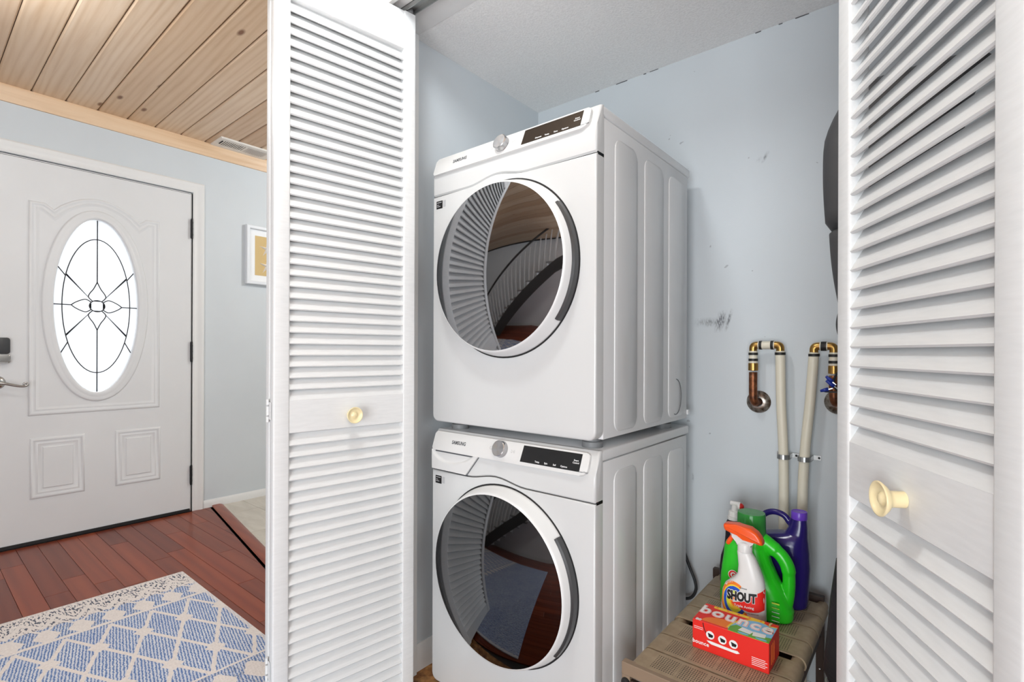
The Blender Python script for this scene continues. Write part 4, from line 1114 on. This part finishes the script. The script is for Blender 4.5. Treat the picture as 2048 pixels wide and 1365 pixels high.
wrap('red_banner', flatpoly([(-.392, .4195), (-.370, .4100), (-.350, .4075), (-.330, .4100), (-.3180, .416), (-.3180, .466), (-.326, .460), (-.342, .452), (-.350, .435), (-.372, .427)]), MT['c_red'], sh, .0010)
wrap('yellow_base', flatpoly([(-.3180, .3535), (-.352, .3535), (-.345, .368), (-.335, .376), (-.3180, .386)]), MT['c_yellow'], sh, .0005)
def wrap_text(nm, s, size, mat, x, z, h, parent=sh, rot=0, **k):
    me = text_mesh(s, size, **k); me.transform(Matrix.Rotation(rot, 4, 'Z'))
    for v_ in me.vertices:
        p = ssurf(x+v_.co.x, z+v_.co.y, h+max(0, v_.co.z)); v_.co = p
    return put(nm, me, mat, parent)
wrap_text('logo_outline', 'SHOUT', .030, MT['c_white'], -.369, .4395, .0014, extrude=.0002, offset=.0030, shear=.12, sx=.70, rot=.09)
wrap_text('logo_lettering', 'SHOUT', .030, MT['print_k'], -.369, .4395, .0020, extrude=.0002, offset=.0017, shear=.12, sx=.70, rot=.09)
wrap_text('tagline_lettering', 'Triple Acting', .0088, MT['c_white'], -.362, .4175, .0014, extrude=.0002, offset=.0001, rot=.08)
wrap_text('maker_lettering', 'scJohnson', .0045, MT['print_g'], -.364, .4625, .0004, extrude=.0002, offset=.0001)
wrap_text('small_lettering', 'LAUNDRY STAIN REMOVER', .0038, MT['print_g'], -.352, .4035, .0012, extrude=.0002, rot=.05)
put('collar', lathe([(.0165, -.013), (.0175, -.012), (.0175, .006), (.0160, .010), (.013, .012)], (-.367, SY, .560), 'Z', 28), MT['white_p'], sh, 40)
nk = [(-.385, .563), (-.394, .583), (-.402, .590), (-.380, .600), (-.345, .600), (-.338, .580), (-.3485, .574), (-.350, .563)]
put('spray_neck', prism_y(nk, SY-.011, SY+.011, .003, 2, True), MT['white_p'], sh, 40)
shr = [(-.417, .604), (-.414, .595), (-.402, .591), (-.383, .589), (-.367, .587), (-.346, .578), (-.331, .574), (-.323, .575), (-.3235, .582), (-.328, .592), (-.337, .603), (-.352, .612), (-.385, .6145), (-.412, .6125), (-.4165, .610)]
put('spray_shroud', prism_y(shr, SY-.0165, SY+.0165, .007, 4, True), MT['orange_p'], sh, 50)
put('trigger', tube(catmull([(-.392, SY, .592), (-.397, SY, .580), (-.404, SY, .568), (-.410, SY, .557)], 4), [.007, .0068, .006, .006, .006, .006, .006, .006, .006, .0058, .0055, .005, .004], 10), MT['orange_p'], sh, True)

# green laundry detergent jug
GY = 1.492
gr = thing('detergent_jug', (-.367, GY, BZ), 'bright green laundry detergent jug with clear green cap', 'detergent jug')
bm = loft([(.3505, -.452, -.282, .036), (.356, -.458, -.276, .042), (.380, -.4595, -.2745, .043), (.43, -.4575, -.2960, .043), (.46, -.4545, -.3130, .042), (.49, -.4500, -.3270, .040), (.515, -.4480, -.3350, .038), (.530, -.444, -.3400, .036), (.545, -.428, -.3400, .034), (.556, -.414, -.3440, .032), (.566, -.410, -.3480, .030)], 36, 2.6, yc=GY)
tube(catmull([(-.358, GY, .555), (-.330, GY, .537), (-.306, GY, .520), (-.290, GY, .494), (-.2865, GY, .462), (-.2875, GY, .430), (-.2905, GY, .405), (-.2950, GY, .38)], 5), [.020]*8+[.0175]*10+[.0155]*18, 14, bm=bm)
put('jug_body', remesh(bm, .0026, 5, 'jug_body'), MT['green'], gr)
lathe_c = lathe([(.0345, -.018), (.0365, -.017), (.0370, -.008), (.0365, -.006), (.0352, .042), (.034, .0455), (0, .0460), (0, .0445), (.0325, .0435), (.0335, .040), (.0345, -.006)], (-.379, GY, .574), 'Z', 48)
put('jug_cap', lathe_c, MT['green_cap'], gr, 40)
put('inner_cup', lathe([(.0260, -.010), (.0265, .018), (.0, .018)], (-.379, GY, .572), 'Z', 32), MT['green'], gr, 40)
gf = lambda a, b, h: (a, GY-.0432-h, b)
decal('logo_ring', circ(-.414, .452, .013, 28), MT['c_white'], gr, gf, .0002)
decal('logo_disc', circ(-.414, .452, .0115, 28), MT['c_red'], gr, gf, .0006)
lettering('logo_lettering', 'G', .019, MT['c_white'], gr, frame_m((-.414, GY-.0440, .4515), (1, 0, 0), (0, 0, 1)), extrude=.0002, offset=.0008)
for k in range(5):
    decal('small_print', [(-.318, .405-.011*k), (-.300, .405-.011*k), (-.300, .4065-.011*k+.002*(k == 0)), (-.318, .4065-.011*k+.002*(k == 0))], MT['c_lime'] if k < 2 else MT['c_white'], gr, gf, .0002)

# purple jug behind it
UY = 1.600
pu = thing('fabric_softener_jug', (-.335, UY, BZ), 'deep purple jug with arched handle and violet cap behind the green one', 'jug')
bm = loft([(.3505, -.410, -.266, .040), (.357, -.415, -.260, .045), (.40, -.416, -.2575, .046), (.46, -.414, -.2545, .046), (.50, -.408, -.2560, .045), (.525, -.396, -.2585, .042), (.540, -.375, -.2600, .036), (.548, -.345, -.2605, .030), (.553, -.318, -.2605, .026), (.575, -.306, -.2615, .022), (.594, -.301, -.2635, .0190), (.600, -.299, -.2655, .0170)], 36, 2.5, yc=UY)
tube(catmull([(-.306, UY, .578), (-.318, UY, .595), (-.338, UY, .602), (-.358, UY, .599), (-.375, UY, .586), (-.387, UY, .562), (-.391, UY, .53), (-.388, UY, .50)], 5), .0088, 12, bm=bm)
put('jug_body', remesh(bm, .0026, 4, 'jug_body'), MT['purple'], pu)
put('jug_cap', lathe([(.0195, -.004), (.0200, -.002), (.0200, .016), (.0190, .0175), (.0175, .0160), (0, .0155)], (-.2825, UY, .598), 'Z', 36), MT['purple_cap'], pu, 40)
# dark bottle with a white pump
DY = 1.628
db = thing('stain_bottle', (-.457, DY, BZ), 'dark plum bottle with white nozzle and red button behind the jugs', 'bottle')
put('bottle_body', loft([(.3505, -.498, -.432, .028), (.357, -.502, -.428, .032), (.40, -.503, -.428, .032), (.433, -.4995, -.428, .032), (.47, -.489, -.432, .029), (.50, -.4865, -.436, .027), (.535, -.4855, -.440, .024), (.548, -.481, -.445, .019)], 32, 2.4, yc=DY), MT['maroon'], db, 60)
put('collar', lathe([(.0165, -.008), (.0190, -.006), (.0195, .004), (.0165, .006), (.0155, .020), (.012, .022), (0, .022)], (-.463, DY, .553), 'Z', 28), MT['white_p'], db, 40)
put('nozzle', tube(catmull([(-.462, DY, .572), (-.461, DY, .590), (-.461, DY, .598)], 3), .0095, 12), MT['white_p'], db, 50)
put('spout', tube([(-.472, DY-.004, .5975), (-.444, DY-.004, .5975)], .0070, 12), MT['white_p'], db, 50)
put('flange', tube([(-.449, DY-.005, .592), (-.443, DY-.005, .592)], .0115, 16), MT['white_p'], db, 50)
put('red_button', lathe([(.0100, 0), (.0095, .004), (.006, .0085), (0, .0105)], (-.443, DY-.006, .592), 'X', 20), MT['red_p'], db, True)

# ---------------------------------------------------------------- hall things
# starfish picture on the entry wall
pf = thing('framed_picture', (XW, 1.765, 1.533), 'white framed starfish picture hanging on the entry wall', 'picture')
fy0, fy1, fz0, fz1 = 1.575, 1.955, 1.535, 1.955
put('frame', sweep([(fy0, fz0), (fy1, fz0), (fy1, fz1), (fy0, fz1)], [(0, 0), (0, .030), (.004, .034), (.020, .034), (.024, .030), (.024, .010)], lambda a, b, h: (XW+h, a, b)), MT['frame_art'], pf)
put('picture_mat', mbox((XW+.004, XW+.012, fy0+.02, fy1-.02, fz0+.02, fz1-.02)), MT['mat_art'], pf)
put('sand_backing', mbox((XW+.010, XW+.0135, 1.640, 1.890, 1.603, 1.887)), MT['tan_art'], pf)
def star(cy, cz, R, rot):
    bm = B(); top = bm.verts.new((XW+.028, cy, cz)); ring = []; mid = []
    for k in range(10):
        a = math.radians(rot+36*k); r = R if k % 2 == 0 else R*.27
        ring.append(bm.verts.new((XW+.0136, cy+r*math.cos(a), cz+r*math.sin(a))))
        rm = r*.62 if k % 2 == 0 else r*.8
        mid.append(bm.verts.new((XW+(.023 if k % 2 == 0 else .018), cy+rm*math.cos(a), cz+rm*math.sin(a))))
    for k in range(10):
        j = (k+1) % 10; bm.faces.new((top, mid[k], mid[j])); bm.faces.new((mid[k], ring[k], ring[j], mid[j]))
    return bm
for cy, cz, rot in ((1.728, 1.800, 93), (1.728, 1.676, 92), (1.822, 1.805, 80), (1.822, 1.682, 96)):
    put('starfish', star(cy, cz, .062, rot), MT['star'], pf, 50)
# ceiling register
vt = thing('ceiling_vent', (-3.645, 1.515, CZ), 'white metal air vent set in the pine ceiling', 'vent')
vx0, vx1, vy0, vy1 = -3.738, -3.552, 1.338, 1.700
put('frame', sweep([(vx0, vy0), (vx0, vy1), (vx1, vy1), (vx1, vy0)], [(0, 0), (0, .003), (-.006, .009), (-.042, .009), (-.048, .004), (-.048, 0)], lambda a, b, h: (a, b, CZ-h)), MT['vent'], vt)
put('duct', mbox((vx0+.03, vx1-.03, vy0+.03, vy1-.03, CZ-.0015, CZ-.0005)), MT['dark_void'], vt)
put('divider', mbox((vx0+.04, vx1-.04, 1.512, 1.528, CZ-.008, CZ-.002)), MT['vent'], vt)
for k in range(10):
    for yb, tl in ((1.392+.0122*k, .35), (1.534+.0122*k, -1.1)):
        bm = B(); box(bm, vx0+.046, vx1-.046, -.0060, .0060, -.0007, .0007)
        bm.transform(Matrix.Translation((0, yb, CZ-.0065)) @ Matrix.Rotation(tl, 4, 'X')); put('louver_blade', bm, MT['vent'], vt)
put('lever', mbox((-3.66, -3.60, 1.362, 1.368, CZ-.013, CZ-.006)), MT['dark_void'], vt)

# woven rug
RX0, RX1, RY0, RY1 = -2.738, -.95, -1.15, .868
m = M('woven_diamond_rug', (220, 212, 210), 0.95, 0, 0.15); V.nt = m.nt
tc = m.node('ShaderNodeTexCoord'); sx = m.node('ShaderNodeSeparateXYZ'); m.ln(tc.outputs['Object'], sx.inputs[0])
wob = V(m.noise(m.coord(), 90, 2))-.5
X_, Y_ = V(sx.outputs[0])+wob*.010, V(sx.outputs[1])+wob*.008
a = (X_+2.257)/.31+(Y_-.721)/.132; b = (X_+2.257)/.31-(Y_-.721)/.132
da = ((a+.5).fract()-.5).abs(); db_ = ((b+.5).fract()-.5).abs()
lines = (da < .055).max(db_ < .055)
gx = (((X_+2.257)/.31+.5).fract()-.5).abs(); gy = (((Y_-.721)/.132+.5).fract()-.5).abs()
sgx = (((X_+2.257)/.31+.5).fract()-.5)*.31; sgy = (((Y_-.721)/.132+.5).fract()-.5)*.132
block = ((sgx*.47-sgy*.88).abs() < .0235)*((sgx*.76+sgy*.65).abs() < .0270)
dsteps = ((gx*.31/.062).max(0)+(gy*.132/.030)) < 1.0
field = ((X_+2.418) > 0)*((X_+1.80) < 0)
band1 = (X_+2.418) < 0
# border bands: stepped diamonds in a row with zig-zag flecks either side
def diam(cx, cy, per, hx, hy):
    q = (((Y_-cy)/per+.5).fract()-.5).abs()*per
    p = (X_-cx).abs()
    return ((p/hx+q/hy) < 1.0)*((p/hx) < .82)
dm = diam(-2.487, .749, .0992, .072, .040).max(diam(-1.712, .758, .0992, .072, .040))
zz = ((((Y_-.749)/.0992).fract()-.5).abs()*.0992*2.0+(X_+2.66)).abs()
zig = ((((Y_-.749)/.0992+.0).fract()-.5).abs()*.17)
chev = ((X_+2.655-zig).abs() < .016).max((X_+2.600-zig).abs() < .010).max((X_+2.435).abs() < .010).max(((X_+1.80).abs() < .010))
edge = (X_+2.712 < 0).max(Y_ > .852)
fl = V(m.noise(m.coord((48, 130, 1)), 1.0, 2)) 
fleck = (fl > .54)
# ribbed blue yarn
rib = ((Y_*.55+X_*.12)/.0052).fract()
ribd = (rib-.5).abs()
sal = V(m.noise(m.coord((240, 150, 1)), 1.0, 2))
blue = m.ramp((ribd*1.15+sal*.62-.08), [(0.25, (80, 110, 164)), (0.42, (134, 158, 202)), (0.58, (206, 212, 224)), (0.8, (226, 228, 234))])
slow = m.noise(m.coord(), 7, 2)
blue = m.mix(m.ramp(slow, [(0.35, (0, 0, 0)), (0.75, (120, 120, 120))]), blue, (70, 104, 176))
cream = m.ramp(m.noise(m.coord(), 160, 3), [(0.3, (222, 215, 212)), (0.7, (238, 232, 229))])
dark = m.mix(fleck, cream, (92, 96, 108))
inner = m.mix((X_+2.565 > 0).max(0.0), dark, blue)
bandc = m.mix(fleck*.35, inner, (104, 110, 128))
bandc = m.mix(dm.max(chev).min(1.0), bandc, cream)
fieldc = m.mix(lines.max(block).min(1.0), blue, cream)
c = m.mix(field, bandc, fieldc)
c = m.mix(edge*.75, c, cream)
m.color(c)
hgt = lines*field+block*field+dm+chev*.6+sal*.35+ribd*.3
m.bump(hgt, .5, .004); MT['rug'] = m.m
rg = put('area_rug', prism_z(rrect(RX0, RX1, RY0, RY1, .006, 3), .0105, .0006, .003, 2), MT['rug'])
tag(rg, 'blue and cream diamond patterned woven rug on the hardwood floor', 'rug')

# flush ceiling lamps out of the picture; the one over the rug is added fill
for i, (L, lab) in enumerate(((LAMP1, 'flush ceiling lamp above the laundry closet opening'), (LAMP2, 'flush ceiling lamp over the tile floor'), (FILL_LAMP, 'added flush fill lamp above the patterned rug'))):
    lm = thing('ceiling_lamp', L, lab, 'lamp', 'flush ceiling lamps')
    put('base', lathe([(0, 0), (.15, 0), (.15, -.015), (.14, -.02), (0, -.02)], L, 'Z', 32), MT['trim'], lm, 40)
    put('glass_shade', lathe([(.13, -.02), (.125, -.04), (.09, -.058), (.04, -.066), (0, -.068)], L, 'Z', 32), MT['lamp'], lm, True)
